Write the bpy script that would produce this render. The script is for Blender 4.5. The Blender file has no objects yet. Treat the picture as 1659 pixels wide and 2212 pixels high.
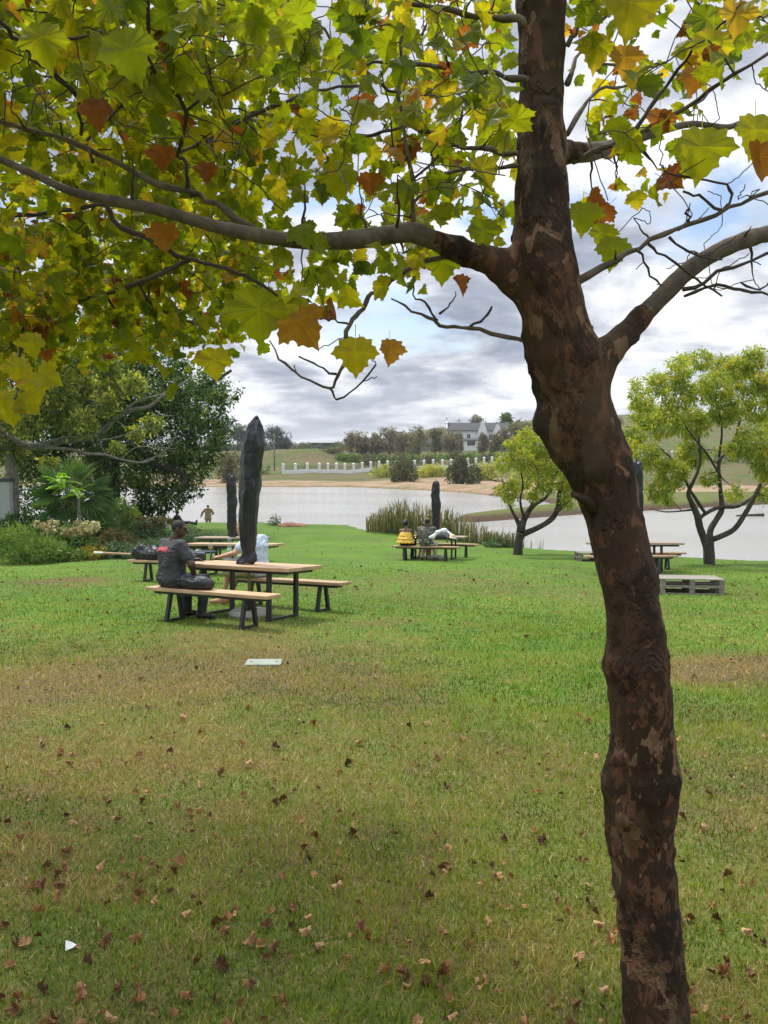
import bpy, math, random
import numpy as np
from mathutils import Vector, Matrix
R = math.radians
random.seed(11)
rng = np.random.default_rng(7)
sc = bpy.context.scene
col = sc.collection
F = 1665.0                     # focal length in pixels of a 1659 x 2212 frame
PITCH = math.atan(131 / F)
CAM = np.array([0., 0., 1.6])
FWD = np.array([0., math.cos(PITCH), -math.sin(PITCH)])
UPV = np.array([0., math.sin(PITCH), math.cos(PITCH)])
def ray(X, Y):
    return FWD + (X - 829.5) / F * np.array([1., 0, 0]) - (Y - 1106) / F * UPV
def at(X, Y, y):
    """world point on the ray through (X, Y) at world distance y"""
    d = ray(X, Y)
    return CAM + d * (y / d[1])
def depth(p):
    return float(np.dot(np.asarray(p) - CAM, FWD))
def proj(p):
    q = np.asarray(p) - CAM
    d = np.dot(q, FWD)
    return 829.5 + F * q[0] / d, 1106 - F * np.dot(q, UPV) / d

# ---------------------------------------------------------------- noise
_tab = np.random.default_rng(3).random(4096)
def vn(P, seed=0):
    P = np.asarray(P, float)
    i = np.floor(P).astype(np.int64); f = P - i; f = f * f * (3 - 2 * f)
    out = 0
    for a in (0, 1):
        for b in (0, 1):
            for c in (0, 1):
                h = (((i[..., 0] + a) * 73856093) ^ ((i[..., 1] + b) * 19349663) ^ ((i[..., 2] + c) * 83492791) ^ (seed * 2654435)) & 4095
                w = (f[..., 0] if a else 1 - f[..., 0]) * (f[..., 1] if b else 1 - f[..., 1]) * (f[..., 2] if c else 1 - f[..., 2])
                out = out + w * _tab[h]
    return out
def fbm(P, seed=0, n=3):
    P = np.asarray(P, float)
    return sum(vn(P * 2 ** k, seed + k) * .5 ** k for k in range(n)) / sum(.5 ** k for k in range(n))

# ---------------------------------------------------------------- meshes
def mk(name, V, faces, mat=None, parent=None, tint=None, smooth=False, attrs=None):
    V = np.asarray(V, np.float32).reshape(-1, 3)
    me = bpy.data.meshes.new(name)
    me.vertices.add(len(V)); me.vertices.foreach_set('co', V.ravel())
    faces = [np.asarray(f, np.int32) for f in faces if len(f)]
    loops = np.concatenate([f.ravel() for f in faces])
    tot = np.concatenate([np.full(len(f), f.shape[1], np.int32) for f in faces])
    st = np.concatenate([[0], np.cumsum(tot)[:-1]]).astype(np.int32)
    me.loops.add(len(loops)); me.loops.foreach_set('vertex_index', loops)
    me.polygons.add(len(tot)); me.polygons.foreach_set('loop_start', st); me.polygons.foreach_set('loop_total', tot)
    me.polygons.foreach_set('use_smooth', np.full(len(tot), bool(smooth)))
    me.update(calc_edges=True)
    attrs = dict(attrs or {})
    if tint is not None: attrs['tint'] = tint
    for k, v in attrs.items():
        v = np.asarray(v, np.float32)
        me.attributes.new(k, 'FLOAT', 'POINT').data.foreach_set('value', v.ravel())
    if mat: me.materials.append(mat)
    o = bpy.data.objects.new(name, me); col.objects.link(o)
    if parent: o.parent = parent
    return o

class MB:
    def __init__(s): s.V = []; s.F = []; s.T = []; s.n = 0
    def add(s, V, faces, tint=0.):
        V = np.asarray(V, float).reshape(-1, 3)
        s.V.append(V)
        for f in faces:
            if len(f): s.F.append(np.asarray(f, np.int32) + s.n)
        s.T.append(np.broadcast_to(np.asarray(tint, float), (len(V),)) if np.ndim(tint) == 0 else np.asarray(tint, float))
        s.n += len(V); return s
    def box(s, c, size, rot=None, b=.004, tint=0.):
        h = np.array(size, float) / 2; b = min(b, h.min() * .6)
        vs = []
        for i in range(8):
            sg = np.array([1 if i & 1 else -1, 1 if i & 2 else -1, 1 if i & 4 else -1])
            for a in range(3):
                p = sg * (h - b); p[a] = sg[a] * h[a]; vs.append(p)
        V = np.array(vs)
        def id(i, a): return i * 3 + a
        q = []
        for a in range(3):
            u, w = (a + 1) % 3, (a + 2) % 3
            for sgn in (0, 1):
                base = sgn << a
                r = [id(base, a), id(base | 1 << u, a), id(base | 1 << u | 1 << w, a), id(base | 1 << w, a)]
                q.append(r if sgn else r[::-1])
        for a in range(3):
            u, w = (a + 1) % 3, (a + 2) % 3
            for su in (0, 1):
                for sw in (0, 1):
                    i = su << u | sw << w; j = i | 1 << a
                    r = [id(i, u), id(j, u), id(j, w), id(i, w)]
                    q.append(r if su == sw else r[::-1])
        t = []
        for i in range(8):
            par = bin(i).count('1') % 2
            r = [id(i, 0), id(i, 1), id(i, 2)]
            t.append(r if par else r[::-1])
        if rot is not None: V = V @ np.array(rot).T
        return s.add(V + np.array(c, float), [q, t], tint)
    def bar(s, a, b, w, h, up=(0, 0, 1), bev=.003, tint=0.):
        a = np.array(a, float); b = np.array(b, float); d = b - a; L = np.linalg.norm(d); d = d / L
        u = np.array(up, float); x = np.cross(u, d); x /= np.linalg.norm(x); z = np.cross(d, x)
        return s.box((a + b) / 2, (w, L, h), np.stack([x, d, z], 1), bev, tint)
    def tube(s, pts, rad, n=8, tint=0., cap=True):
        V, q, t = tube(pts, rad, n, cap); return s.add(V, [q, t], tint)
    def lathe(s, prof, n=24, c=(0, 0, 0), tint=0., rot=None):
        prof = np.array(prof, float); a = np.linspace(0, 2 * np.pi, n, endpoint=False)
        V = np.stack([prof[:, None, 0] * np.cos(a), prof[:, None, 0] * np.sin(a), np.repeat(prof[:, None, 1], n, 1)], -1)
        m = len(prof); q = []
        i = np.arange(m - 1)[:, None] * n; j = np.arange(n)[None]; j2 = (j + 1) % n
        q = np.stack([i + j, i + j2, i + n + j2, i + n + j], -1).reshape(-1, 4)
        V = V.reshape(-1, 3)
        if rot is not None: V = V @ np.array(rot).T
        return s.add(V + np.array(c, float), [q], tint)
    def build(s, name, mat, parent=None, smooth=False):
        return mk(name, np.concatenate(s.V), s.F, mat, parent, np.concatenate(s.T), smooth)

def catmull(P, sub=4):
    P = np.asarray(P, float)
    if len(P) < 3: return P
    Q = np.vstack([2 * P[0] - P[1], P, 2 * P[-1] - P[-2]]); out = []
    for i in range(1, len(Q) - 2):
        p0, p1, p2, p3 = Q[i - 1:i + 3]
        for k in range(sub):
            t = k / sub
            out.append(.5 * (2 * p1 + (p2 - p0) * t + (2 * p0 - 5 * p1 + 4 * p2 - p3) * t * t + (3 * p1 - p0 - 3 * p2 + p3) * t ** 3))
    out.append(P[-1]); return np.array(out)
def tube(pts, rad, n=8, cap=True):
    P = np.asarray(pts, float); m = len(P); rad = np.broadcast_to(np.asarray(rad, float), (m,))
    T = np.gradient(P, axis=0); T /= np.linalg.norm(T, axis=1)[:, None] + 1e-12
    u = np.cross(T[0], [0.31, .2, 1.]); 
    if np.linalg.norm(u) < 1e-3: u = np.cross(T[0], [1., 0, 0])
    u /= np.linalg.norm(u); a = np.linspace(0, 2 * np.pi, n, endpoint=False); V = []
    for k in range(m):
        u = u - T[k] * np.dot(u, T[k]); u /= np.linalg.norm(u) + 1e-12; w = np.cross(T[k], u)
        V.append(P[k] + rad[k] * (np.cos(a)[:, None] * u + np.sin(a)[:, None] * w))
    V = np.concatenate(V)
    i = np.arange(m - 1)[:, None] * n; j = np.arange(n)[None]; j2 = (j + 1) % n
    q = np.stack([i + j, i + j2, i + n + j2, i + n + j], -1).reshape(-1, 4)
    t = []
    if cap:
        c0 = len(V); V = np.vstack([V, P[0], P[-1]])
        for k in range(n):
            t.append([c0, (k + 1) % n, k]); t.append([c0 + 1, (m - 1) * n + k, (m - 1) * n + (k + 1) % n])
    return V, q, t

# signed distance bodies, meshed with surface nets
def rotm(ax, ang):
    return np.array(Matrix.Rotation(ang, 3, ax))
def sdf_mesh(prims, vox=.012, k=.05, noise=None, clips=(), subs=()):
    """prims: ('c', a, b, ra, rb[, k]) tapered capsule; ('e', centre, radii, rot[, k]) ellipsoid"""
    lo = np.full(3, 1e9); hi = -lo; B = []
    for p in prims:
        if p[0] == 'c':
            a, b = np.array(p[1], float), np.array(p[2], float); r = max(p[3], p[4])
            l, h = np.minimum(a, b) - r, np.maximum(a, b) + r
        else:
            c = np.array(p[1], float); r = max(p[2]); l, h = c - r, c + r
        B.append((l, h)); lo = np.minimum(lo, l); hi = np.maximum(hi, h)
    lo = lo - 3.5 * vox; hi = hi + 3.5 * vox
    n = np.ceil((hi - lo) / vox).astype(int) + 1
    D = np.full(n, 1.0, np.float32)
    ax = [lo[i] + vox * np.arange(n[i]) for i in range(3)]
    def evalp(p, G):
        if p[0] == 'c':
            a, b = np.array(p[1], float), np.array(p[2], float); ab = b - a; L = max(ab @ ab, 1e-9)
            t = np.clip(((G - a) @ ab) / L, 0, 1)
            return np.linalg.norm(G - a - t[..., None] * ab, axis=-1) - (p[3] + (p[4] - p[3]) * t)
        r = np.array(p[2], float); q = G - np.array(p[1], float)
        if p[3] is not None: q = q @ np.array(p[3])
        k0 = np.linalg.norm(q / r, axis=-1); k1 = np.linalg.norm(q / r ** 2, axis=-1)
        return k0 * (k0 - 1) / np.maximum(k1, 1e-6)
    def block(l, h, pad):
        s = np.clip(np.floor((l - pad - lo) / vox).astype(int), 0, n - 1); e = np.clip(np.ceil((h + pad - lo) / vox).astype(int) + 1, 1, n)
        sl = tuple(slice(s[i], e[i]) for i in range(3))
        G = np.stack(np.meshgrid(*[ax[i][sl[i]] for i in range(3)], indexing='ij'), -1)
        return sl, G
    for p, (l, h) in zip(prims, B):
        kk = p[5] if p[0] == 'c' and len(p) > 5 else p[4] if p[0] == 'e' and len(p) > 4 else k
        sl, G = block(l, h, kk + 3 * vox)
        d = evalp(p, G); o = D[sl]
        hh = np.maximum(kk - np.abs(d - o), 0) / kk
        D[sl] = np.minimum(d, o) - hh * hh * kk / 4
    for p in subs:
        if p[0] == 'c':
            a, b = np.array(p[1], float), np.array(p[2], float); r = max(p[3], p[4]); l, h = np.minimum(a, b) - r, np.maximum(a, b) + r
        else:
            c = np.array(p[1], float); r = max(p[2]); l, h = c - r, c + r
        sl, G = block(l, h, .03); d = -evalp(p, G); o = D[sl]; kk = .012
        hh = np.maximum(kk - np.abs(d - o), 0) / kk
        D[sl] = np.maximum(d, o) + hh * hh * kk / 4
    if noise or clips:
        near = np.abs(D) < .12 if noise and not clips else np.ones(D.shape, bool)
        idx = np.argwhere(near); P = lo + idx * vox
        v = D[near]
        if noise: v = v + noise(P)
        for c in clips: v = np.maximum(v, c(P))
        D[near] = v
    S = D < 0; cs = n - 1
    acc = np.zeros(tuple(cs) + (3,), np.float32); cnt = np.zeros(cs, np.int16)
    quads = []
    edges = []
    for a in range(3):
        s0 = [slice(None)] * 3; s1 = [slice(None)] * 3; s0[a] = slice(0, -1); s1[a] = slice(1, None)
        X = S[tuple(s0)] != S[tuple(s1)]
        ii = np.argwhere(X)
        if not len(ii): continue
        d0 = D[tuple(s0)][X]; d1 = D[tuple(s1)][X]; t = d0 / (d0 - d1)
        pos = ii.astype(np.float32); pos[:, a] += t
        edges.append((a, ii, S[tuple(s0)][X]))
        u, w = (a + 1) % 3, (a + 2) % 3
        for du in (-1, 0):
            for dw in (-1, 0):
                cidx = ii.copy(); cidx[:, u] += du; cidx[:, w] += dw
                ok = (cidx >= 0).all(1) & (cidx < cs).all(1)
                c = cidx[ok]; np.add.at(acc, (c[:, 0], c[:, 1], c[:, 2]), pos[ok]); np.add.at(cnt, (c[:, 0], c[:, 1], c[:, 2]), 1)
    M = cnt > 0; ID = np.full(cs, -1, np.int64); ID[M] = np.arange(M.sum())
    V = lo + vox * acc[M] / cnt[M][:, None]
    for a, ii, ins in edges:
        u, w = (a + 1) % 3, (a + 2) % 3; cc = []
        for du, dw in ((-1, -1), (0, -1), (0, 0), (-1, 0)):
            c = ii.copy(); c[:, u] += du; c[:, w] += dw; cc.append(c)
        ok = np.all([(c >= 0).all(1) & (c < cs).all(1) for c in cc], 0)
        q = np.stack([ID[c[ok][:, 0], c[ok][:, 1], c[ok][:, 2]] for c in cc], 1)
        fl = ~ins[ok]; q[fl] = q[fl][:, ::-1]; quads.append(q)
    return V, np.concatenate(quads)

# ---------------------------------------------------------------- objects
def tag(o, label=None, cat=None, group=None, kind=None):
    if label: o['label'] = label
    if cat: o['category'] = cat
    if group: o['group'] = group
    if kind: o['kind'] = kind
    return o
def empty(name, loc=(0, 0, 0), rz=0., M=None):
    o = bpy.data.objects.new(name, None); col.objects.link(o); o.empty_display_size = .2
    if M is not None: o.matrix_world = M
    else: o.location = loc; o.rotation_euler = (0, 0, rz)
    return o
def copy_tree(o, parent=None):
    c = o.copy(); col.objects.link(c)
    if parent: c.parent = parent
    for ch in list(o.children): copy_tree(ch, c)
    return c

# ---------------------------------------------------------------- materials
class NT:
    def __init__(s, name):
        s.m = bpy.data.materials.new(name); s.m.use_nodes = True; s.t = s.m.node_tree
        s.t.nodes.clear(); s.out = s.t.nodes.new('ShaderNodeOutputMaterial')
    def n(s, typ, ins=None, **kw):
        nd = s.t.nodes.new('ShaderNode' + typ)
        for k, v in kw.items(): setattr(nd, k, v)
        for k, v in (ins or {}).items():
            if isinstance(v, bpy.types.NodeSocket): s.t.links.new(v, nd.inputs[k])
            else: nd.inputs[k].default_value = v
        return nd
    def pos(s, scale=(1, 1, 1), obj=True):
        c = s.n('TexCoord').outputs['Object'] if obj else s.n('NewGeometry').outputs['Position']
        return s.n('Mapping', {'Vector': c, 'Scale': scale}).outputs[0]
    def noise(s, v, scale, detail=3, rough=.55, dist=0.):
        return s.n('TexNoise', {'Vector': v, 'Scale': scale, 'Detail': detail, 'Roughness': rough, 'Distortion': dist}).outputs['Fac']
    def ramp(s, fac, stops, interp='LINEAR'):
        nd = s.n('ValToRGB', {'Fac': fac}); cr = nd.color_ramp; cr.interpolation = interp
        while len(cr.elements) < len(stops): cr.elements.new(.5)
        for e, (p, c) in zip(cr.elements, stops):
            e.position = p; e.color = (*c, 1) if len(c) == 3 else c
        return nd.outputs[0]
    def rf(s, fac, a, b, lo=0., hi=1.):
        return s.n('MapRange', {'Value': fac, 'From Min': a, 'From Max': b, 'To Min': lo, 'To Max': hi}).outputs[0]
    def mix(s, f, a, b, typ='MIX'):
        nd = s.n('Mix', data_type='RGBA', blend_type=typ)
        for i, v in ((0, f), (6, a), (7, b)):
            if isinstance(v, bpy.types.NodeSocket): s.t.links.new(v, nd.inputs[i])
            else: nd.inputs[i].default_value = v if i == 0 else (*v, 1)
        return nd.outputs[2]
    def math(s, op, a, b=0.):
        nd = s.n('Math', operation=op)
        for i, v in ((0, a), (1, b)):
            if isinstance(v, bpy.types.NodeSocket): s.t.links.new(v, nd.inputs[i])
            else: nd.inputs[i].default_value = v
        return nd.outputs[0]
    def bump(s, h, strength=.3, dist=.01):
        return s.n('Bump', {'Height': h, 'Strength': strength, 'Distance': dist}).outputs[0]
    def pr(s, colr, rough=.6, normal=None, **kw):
        ins = {'Base Color': colr if isinstance(colr, bpy.types.NodeSocket) else (*colr, 1), 'Roughness': rough}
        if normal: ins['Normal'] = normal
        ins.update(kw); nd = s.n('BsdfPrincipled', ins)
        return nd.outputs[0]
    def fin(s, sh):
        s.t.links.new(sh, s.out.inputs['Surface']); return s.m

def m_plain(name, c, rough=.6, var=.25, scale=30, bump=.15, bd=.003, **kw):
    t = NT(name); v = t.pos(); nz = t.noise(v, scale, 4)
    cc = t.ramp(nz, [(.3, tuple(x * (1 - var) for x in c)), (.7, tuple(min(x * (1 + var), 1) for x in c))])
    return t.fin(t.pr(cc, rough, t.bump(nz, bump, bd), **kw))
def m_leaf(name, stops, trans=.4, rough=.5, tboost=1.5, vein=False, spec=.3):
    t = NT(name); a = t.n('Attribute', attribute_name='tint').outputs['Fac']
    c = t.ramp(a, stops)
    nz = t.noise(t.pos(obj=False), 45 if vein else 6, 3)
    c = t.mix(.35, c, t.ramp(nz, [(.3, (.55, .5, .45)), (.7, (1.25, 1.2, 1.1))]), 'MULTIPLY')
    if vein:
        ve = t.n('Attribute', attribute_name='vein').outputs['Fac']
        c = t.mix(t.rf(ve, .90, .97, 0., .35), c, t.mix(1., c, (1.7, 1.6, 2.2), 'MULTIPLY'))
    p = t.pr(c, rough, **{'Specular IOR Level': spec})
    ct = t.mix(1., c, (tboost, tboost * 1.0, tboost * .55), 'MULTIPLY')
    tr = t.n('BsdfTranslucent', {'Color': ct}).outputs[0]
    return t.fin(t.n('MixShader', {0: trans, 1: p, 2: tr}).outputs[0])
def m_wood(name, dark, light, scale=3., rough=.6, ax=(1, 14, 14)):
    t = NT(name); v = t.pos(ax); g = t.noise(v, scale, 6, .6, .6); k = t.noise(t.pos((1, 2, 2)), 2.2, 2)
    c = t.ramp(g, [(.28, dark), (.5, tuple((a + b) / 2 for a, b in zip(dark, light))), (.7, light)])
    c = t.mix(.5, c, t.ramp(k, [(.3, (.7, .66, .62)), (.7, (1.15, 1.12, 1.08))]), 'MULTIPLY')
    at_ = t.n('Attribute', attribute_name='tint').outputs['Fac']
    c = t.mix(1., c, t.ramp(at_, [(0., (.82, .8, .78)), (1., (1.12, 1.1, 1.08))]), 'MULTIPLY')
    return t.fin(t.pr(c, rough, t.bump(g, .25, .003)))
def m_bark(name, dark, light, scale=9., ax=(1, 1, .35), bump=.6):
    t = NT(name); v = t.pos(ax); g = t.noise(v, scale, 6, .65, .4)
    c = t.ramp(g, [(.32, dark), (.66, light)])
    return t.fin(t.pr(c, .85, t.bump(g, bump, .02)))

# leaf batches ------------------------------------------------------------
def frames(axis, nrm):
    a = axis / (np.linalg.norm(axis, axis=1)[:, None] + 1e-9)
    n = nrm - a * np.sum(a * nrm, 1)[:, None]; n /= np.linalg.norm(n, axis=1)[:, None] + 1e-9
    x = np.cross(a, n)
    return np.stack([x, a, n], 2)          # columns
def stamp(TV, TF, O, Rm, S, tint):
    """TV template verts, TF list of faces, placed at O with rotations Rm and scales S"""
    V = np.einsum('nij,mj->nmi', Rm, TV) * np.asarray(S)[:, None, None] + O[:, None]
    m = len(TV); off = (np.arange(len(O)) * m)[:, None, None]
    fs = [(np.asarray(f)[None] + off).reshape(-1, np.asarray(f).shape[1]) for f in TF]
    return V.reshape(-1, 3), fs, np.repeat(tint, m)
def unit(n):
    v = rng.normal(size=(n, 3)); return v / np.linalg.norm(v, axis=1)[:, None]
DIAM = (np.array([[0, 0, 0], [.5, .45, .05], [0, 1, -.06], [-.5, .45, .05]]), [np.array([[0, 1, 2, 3]])])
def lumps_pts(L, n, shell=.55):
    """points in a union of ellipsoids (centre, radii), mostly near their skins"""
    w = np.array([np.prod(r) ** (2 / 3) for _, r in L]); k = rng.choice(len(L), n, p=w / w.sum())
    C = np.array([c for c, _ in L])[k]; Rr = np.array([r for _, r in L])[k]
    rad = shell + (1 - shell) * rng.random(n) ** .7
    return C + unit(n) * Rr * rad[:, None], k
def foliage(L, n, m, size, spread, droop=.5, aspect=.35, shell=.5, up=.4, tmean=.5, tclump=.28, trand=.14, sizevar=.3, outward=.5, planar=1.):
    """n clusters of m leaves -> V, faces, tint"""
    P, k = lumps_pts(L, n, shell); C = np.array([c for c, _ in L])[k]
    tc = tmean + tclump * rng.normal(size=n)
    out = P - C; out /= np.linalg.norm(out, axis=1)[:, None] + 1e-9
    Pm = np.repeat(P, m, 0) + unit(n * m) * spread * rng.random(n * m)[:, None] * np.array([1, 1, planar])
    ax = unit(n * m) + np.repeat(out, m, 0) * outward + np.array([0, 0, -droop])
    nr = unit(n * m) + np.array([0, 0, up])
    T = DIAM[0] * np.array([aspect, 1, 1])
    t = np.clip(np.repeat(tc, m) + trand * rng.normal(size=n * m), 0, 1)
    return stamp(T, DIAM[1], Pm, frames(ax, nr), size * (1 + sizevar * rng.normal(size=n * m)).clip(.4, 2), t)
def grow(nodes, rads, targets, rend=.004, jit=.12, seg=4, ratio=.6, n=5, maxr=1e9, minlen=0., sag=0.):
    """connect targets one after another to the growing skeleton; returns an MB with the twigs"""
    mb = MB(); N = [np.array(nodes, float)]; Rr = [np.array(rads, float)]
    A = N[0]; B = Rr[0]
    d0 = np.array([np.min(np.linalg.norm(A - t, axis=1)) for t in targets]); order = np.argsort(d0)
    for i in order:
        t = targets[i]
        dist = np.linalg.norm(A - t, axis=1); j = int(np.argmin(dist + .0 * B)); L = dist[j]
        if L < max(minlen, 1e-3): continue
        if L > maxr: continue
        p0 = A[j]; r0 = min(max(B[j] * ratio, rend * 1.2), rend * 4)
        s = max(2, int(seg)); u = np.linspace(0, 1, s + 1)[:, None]
        P = p0 + (t - p0) * u
        J = rng.normal(size=(s + 1, 3)) * jit * L / s; J[0] = 0; J[-1] = 0; P = P + J
        P[:, 2] -= sag * L * np.sin(np.pi * u[:, 0])
        rr = np.linspace(r0, rend, s + 1)
        mb.tube(P, rr, n, cap=False)
        A = np.vstack([A, P[1:]]); B = np.concatenate([B, rr[1:]])
    return mb
# ================================================================ terrain
W = -3.8
_ly = np.array([-40, 0, 10.5, 16, 24.5, 32, 45, 60.]); _lz = np.array([2.6, 0, -.74, -1.17, -1.89, -2.30, -2.59, -2.8])
def lawn(y):
    y = np.asarray(y, float)
    return sum(np.interp(y + d, _ly, _lz) for d in (-2, -1, 0, 1, 2)) / 5 - .0
_cx = np.array([-400, -40, -10, -2, -.9, 2.7, 4.3, 6.05, 9.0, 11.7, 30, 400.]); _cy = np.array([47, 46, 45, 43, 39, 34.5, 31.6, 29.5, 26.3, 23.7, 24, 25.])
def crest(x): return np.interp(x, _cx, _cy)
SHORE = np.array([(-900, 135), (-300, 125), (-60, 120), (-27, 117), (-5.6, 117), (4.6, 108), (10.3, 101), (14.2, 91), (17.3, 82), (17.2, 76), (12, 69.5), (5.8, 62),
                  (5.6, 59.5), (6.9, 58.5), (11.5, 62), (16.9, 66), (25.3, 71), (39.8, 79), (80, 88), (300, 100), (900, 110.)])
def shore_sd(x, y):
    P = np.stack([x, y], -1); poly = np.vstack([SHORE, [(900, 3000), (-900, 3000)]])
    d = np.full(x.shape, 1e9); inside = np.zeros(x.shape, bool); m = len(poly)
    for i in range(m):
        a, b = poly[i], poly[(i + 1) % m]; ab = b - a
        t = np.clip(((P - a) @ ab) / (ab @ ab), 0, 1)
        d = np.minimum(d, np.linalg.norm(P - a - t[..., None] * ab, axis=-1))
        c = ((a[1] > y) != (b[1] > y)) & (x < (b[0] - a[0]) * (y - a[1]) / (b[1] - a[1] + 1e-12) + a[0])
        inside ^= c
    return np.where(inside, d, -d)
_fy = np.array([50, 75, 92, 117, 150, 165, 180, 200, 230, 260, 300, 350, 500, 800, 1600.])
_hl = np.array([-3.15, -3.15, -3.25, -3.4, -2.65, -2.2, -.9, .6, 1.2, 1.4, 1.6, 2.2, 4, 8, 18.])
_hr = np.array([-3.1, -3.1, -3.1, -2.7, -1.5, -1.0, -.4, .7, 2.1, 5.2, 9, 12, 17, 24, 34.])
def height(x, y):
    x, y = np.broadcast_arrays(np.asarray(x, float), np.asarray(y, float))
    c = crest(x); z0 = lawn(np.minimum(y, c)); s = np.maximum(y - c, 0); t = np.clip(s / 9, 0, 1); t = t * t * (3 - 2 * t)
    P = np.stack([x, y, 0 * x], -1)
    zn = z0 + (W - 1.3 - z0) * t + .07 * (fbm(P * .22, 5, 2) - .5) * np.clip((y - 1.5) / 6, 0, 1) * (y < 60)
    zf = np.full(x.shape, W - 1.3)
    far = y > 45
    if far.any():
        xf, yf = x[far], y[far]; sd = shore_sd(xf, yf)
        a = np.clip((xf + 12) / 55, 0, 1); a = a * a * (3 - 2 * a)
        H = np.interp(yf, _fy, _hl) * (1 - a) + np.interp(yf, _fy, _hr) * a
        H = H + 2.6 * np.exp(-((xf + 16) / 8) ** 2 - ((yf - 186) / 9) ** 2) + 1.6 * np.exp(-((xf + 27) / 7) ** 2 - ((yf - 190) / 9) ** 2)
        H = H + 6.5 * np.clip((xf - 55) / 60, 0, 1) * np.clip((yf - 190) / 80, 0, 1)
        Pf = P[far]
        H = H + np.clip((yf - 118) / 60, 0, 1) * (fbm(Pf * .06, 9, 3) - .5) * 1.2 + (fbm(Pf * .3, 19, 3) - .5) * .5 * np.clip((yf - 85) / 20, 0, 1)
        zf[far] = np.where(sd > 0, W + (H - W) * (1 - np.exp(-sd / .9)) + .0, W - 1.3 * (1 - np.exp(sd / 2.)))
    return np.maximum(zn, zf)
def hz(x, y): return float(height(np.array([x]), np.array([y]))[0])
def G(X, Y):
    """the point of the ground seen at (X, Y)"""
    d = ray(X, Y); ts = np.concatenate([np.linspace(1, 60, 1200), np.linspace(60, 900, 4000)])
    p = CAM + d * ts[:, None]; h = height(p[:, 0], p[:, 1]); k = int(np.argmax(p[:, 2] <= h))
    a, b = ts[k - 1], ts[k]
    for _ in range(12):
        m = (a + b) / 2; q = CAM + d * m
        if q[2] <= hz(q[0], q[1]): b = m
        else: a = m
    return CAM + d * b
def Gy(X, y):
    """ground point at world distance y in the column X"""
    x = (X - 829.5) / F * y * 1.0
    z = hz(x, y)
    for _ in range(4):
        x = (X - 829.5) / F * np.dot(np.array([x, y, z]) - CAM, FWD); z = hz(x, y)
    return np.array([x, y, z])
def norm_at(x, y, f=1.):
    e = .6
    n = np.array([-(hz(x + e, y) - hz(x - e, y)) / (2 * e) * f, -(hz(x, y + e) - hz(x, y - e)) / (2 * e) * f, 1.]); return n / np.linalg.norm(n)
def ground_M(p, yaw=0., f=1., lift=0.):
    n = Vector(norm_at(p[0], p[1], f)); x = Vector((math.cos(yaw), math.sin(yaw), 0)); y = n.cross(x).normalized(); x = y.cross(n)
    M = Matrix((x, y, n)).transposed().to_4x4(); M.translation = Vector(p) + n * lift; return M

# ---------------------------------------------------------------- materials of the ground
def m_ground():
    t = NT('ground'); v = t.pos(obj=False)
    A = lambda k: t.n('Attribute', attribute_name=k).outputs['Fac']
    n1 = t.noise(v, .55, 4); n2 = t.noise(v, 5, 5, .65); n3 = t.noise(v, 60, 3, .7); n4 = t.noise(t.pos((1, .25, 1), False), 14, 4, .6)
    green = t.ramp(n2, [(.25, (.052, .112, .014)), (.5, (.086, .165, .021)), (.75, (.14, .215, .032))])
    green = t.mix(.6, green, t.ramp(n3, [(.3, (.5, .55, .45)), (.7, (1.4, 1.35, 1.2))]), 'MULTIPLY')
    green = t.mix(.75, green, t.ramp(t.noise(v, .42, 4, .6), [(.3, (.70, .76, .8)), (.5, (1., 1., 1.)), (.7, (1.32, 1.2, 1.15))]), 'MULTIPLY')
    straw = t.ramp(n3, [(.25, (.025, .02, .009)), (.5, (.11, .082, .036)), (.75, (.27, .20, .095))])
    dm = t.math('ADD', t.math('ADD', A('dry'), t.math('MULTIPLY', t.math('SUBTRACT', n1, .5), 1.1)), t.math('MULTIPLY', t.math('SUBTRACT', n2, .5), 1.0))
    g = t.mix(t.rf(dm, .25, .85), green, straw)
    scrub = t.ramp(t.noise(v, .11, 6, .65), [(.3, (.045, .075, .016)), (.45, (.08, .10, .026)), (.55, (.125, .095, .05)), (.7, (.055, .085, .02))])
    scrub = t.mix(.5, scrub, t.ramp(t.noise(v, 1.6, 5, .7), [(.3, (.5, .5, .5)), (.7, (1.5, 1.4, 1.3))]), 'MULTIPLY')
    sand = t.ramp(t.noise(t.pos((.4, 1.5, 4), False), .5, 5, .6), [(.3, (.20, .13, .08)), (.55, (.31, .215, .14)), (.75, (.40, .31, .215))])
    sand = t.mix(t.rf(t.noise(t.pos((.5, 1.2, 1), False), .35, 4, .7), .52, .62), sand, (.16, .15, .06))
    c = t.mix(A('scrub'), g, scrub)
    c = t.mix(A('sand'), c, sand)
    c = t.mix(A('mud'), c, (.075, .05, .03))
    return t.fin(t.pr(c, .9, t.bump(t.math('ADD', n3, t.math('MULTIPLY', n2, 2.)), .5, .02), **{'Specular IOR Level': .15}))
M_GROUND = m_ground()
ys = np.concatenate([np.arange(-14, 1, .9), np.arange(1, 12, .3), np.arange(12, 60, .45), np.arange(60, 122, .8), np.arange(122, 270, 2.), np.geomspace(270, 1600, 40)])
xs = np.concatenate([-np.geomspace(1400, 46, 36), np.arange(-45, -16, 1.), np.arange(-16, 20, .45), np.arange(20, 50, 1.), np.geomspace(50, 1400, 36)])
XX, YY = np.meshgrid(xs, ys); ZZ = height(XX, YY)
sd = shore_sd(XX, YY)
P3 = np.stack([XX, YY, 0 * XX], -1)
dry = np.interp(YY, [-14, 4, 7, 9.5, 12, 30, 45], [.62, .64, .72, .38, .24, .22, .22])
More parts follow.
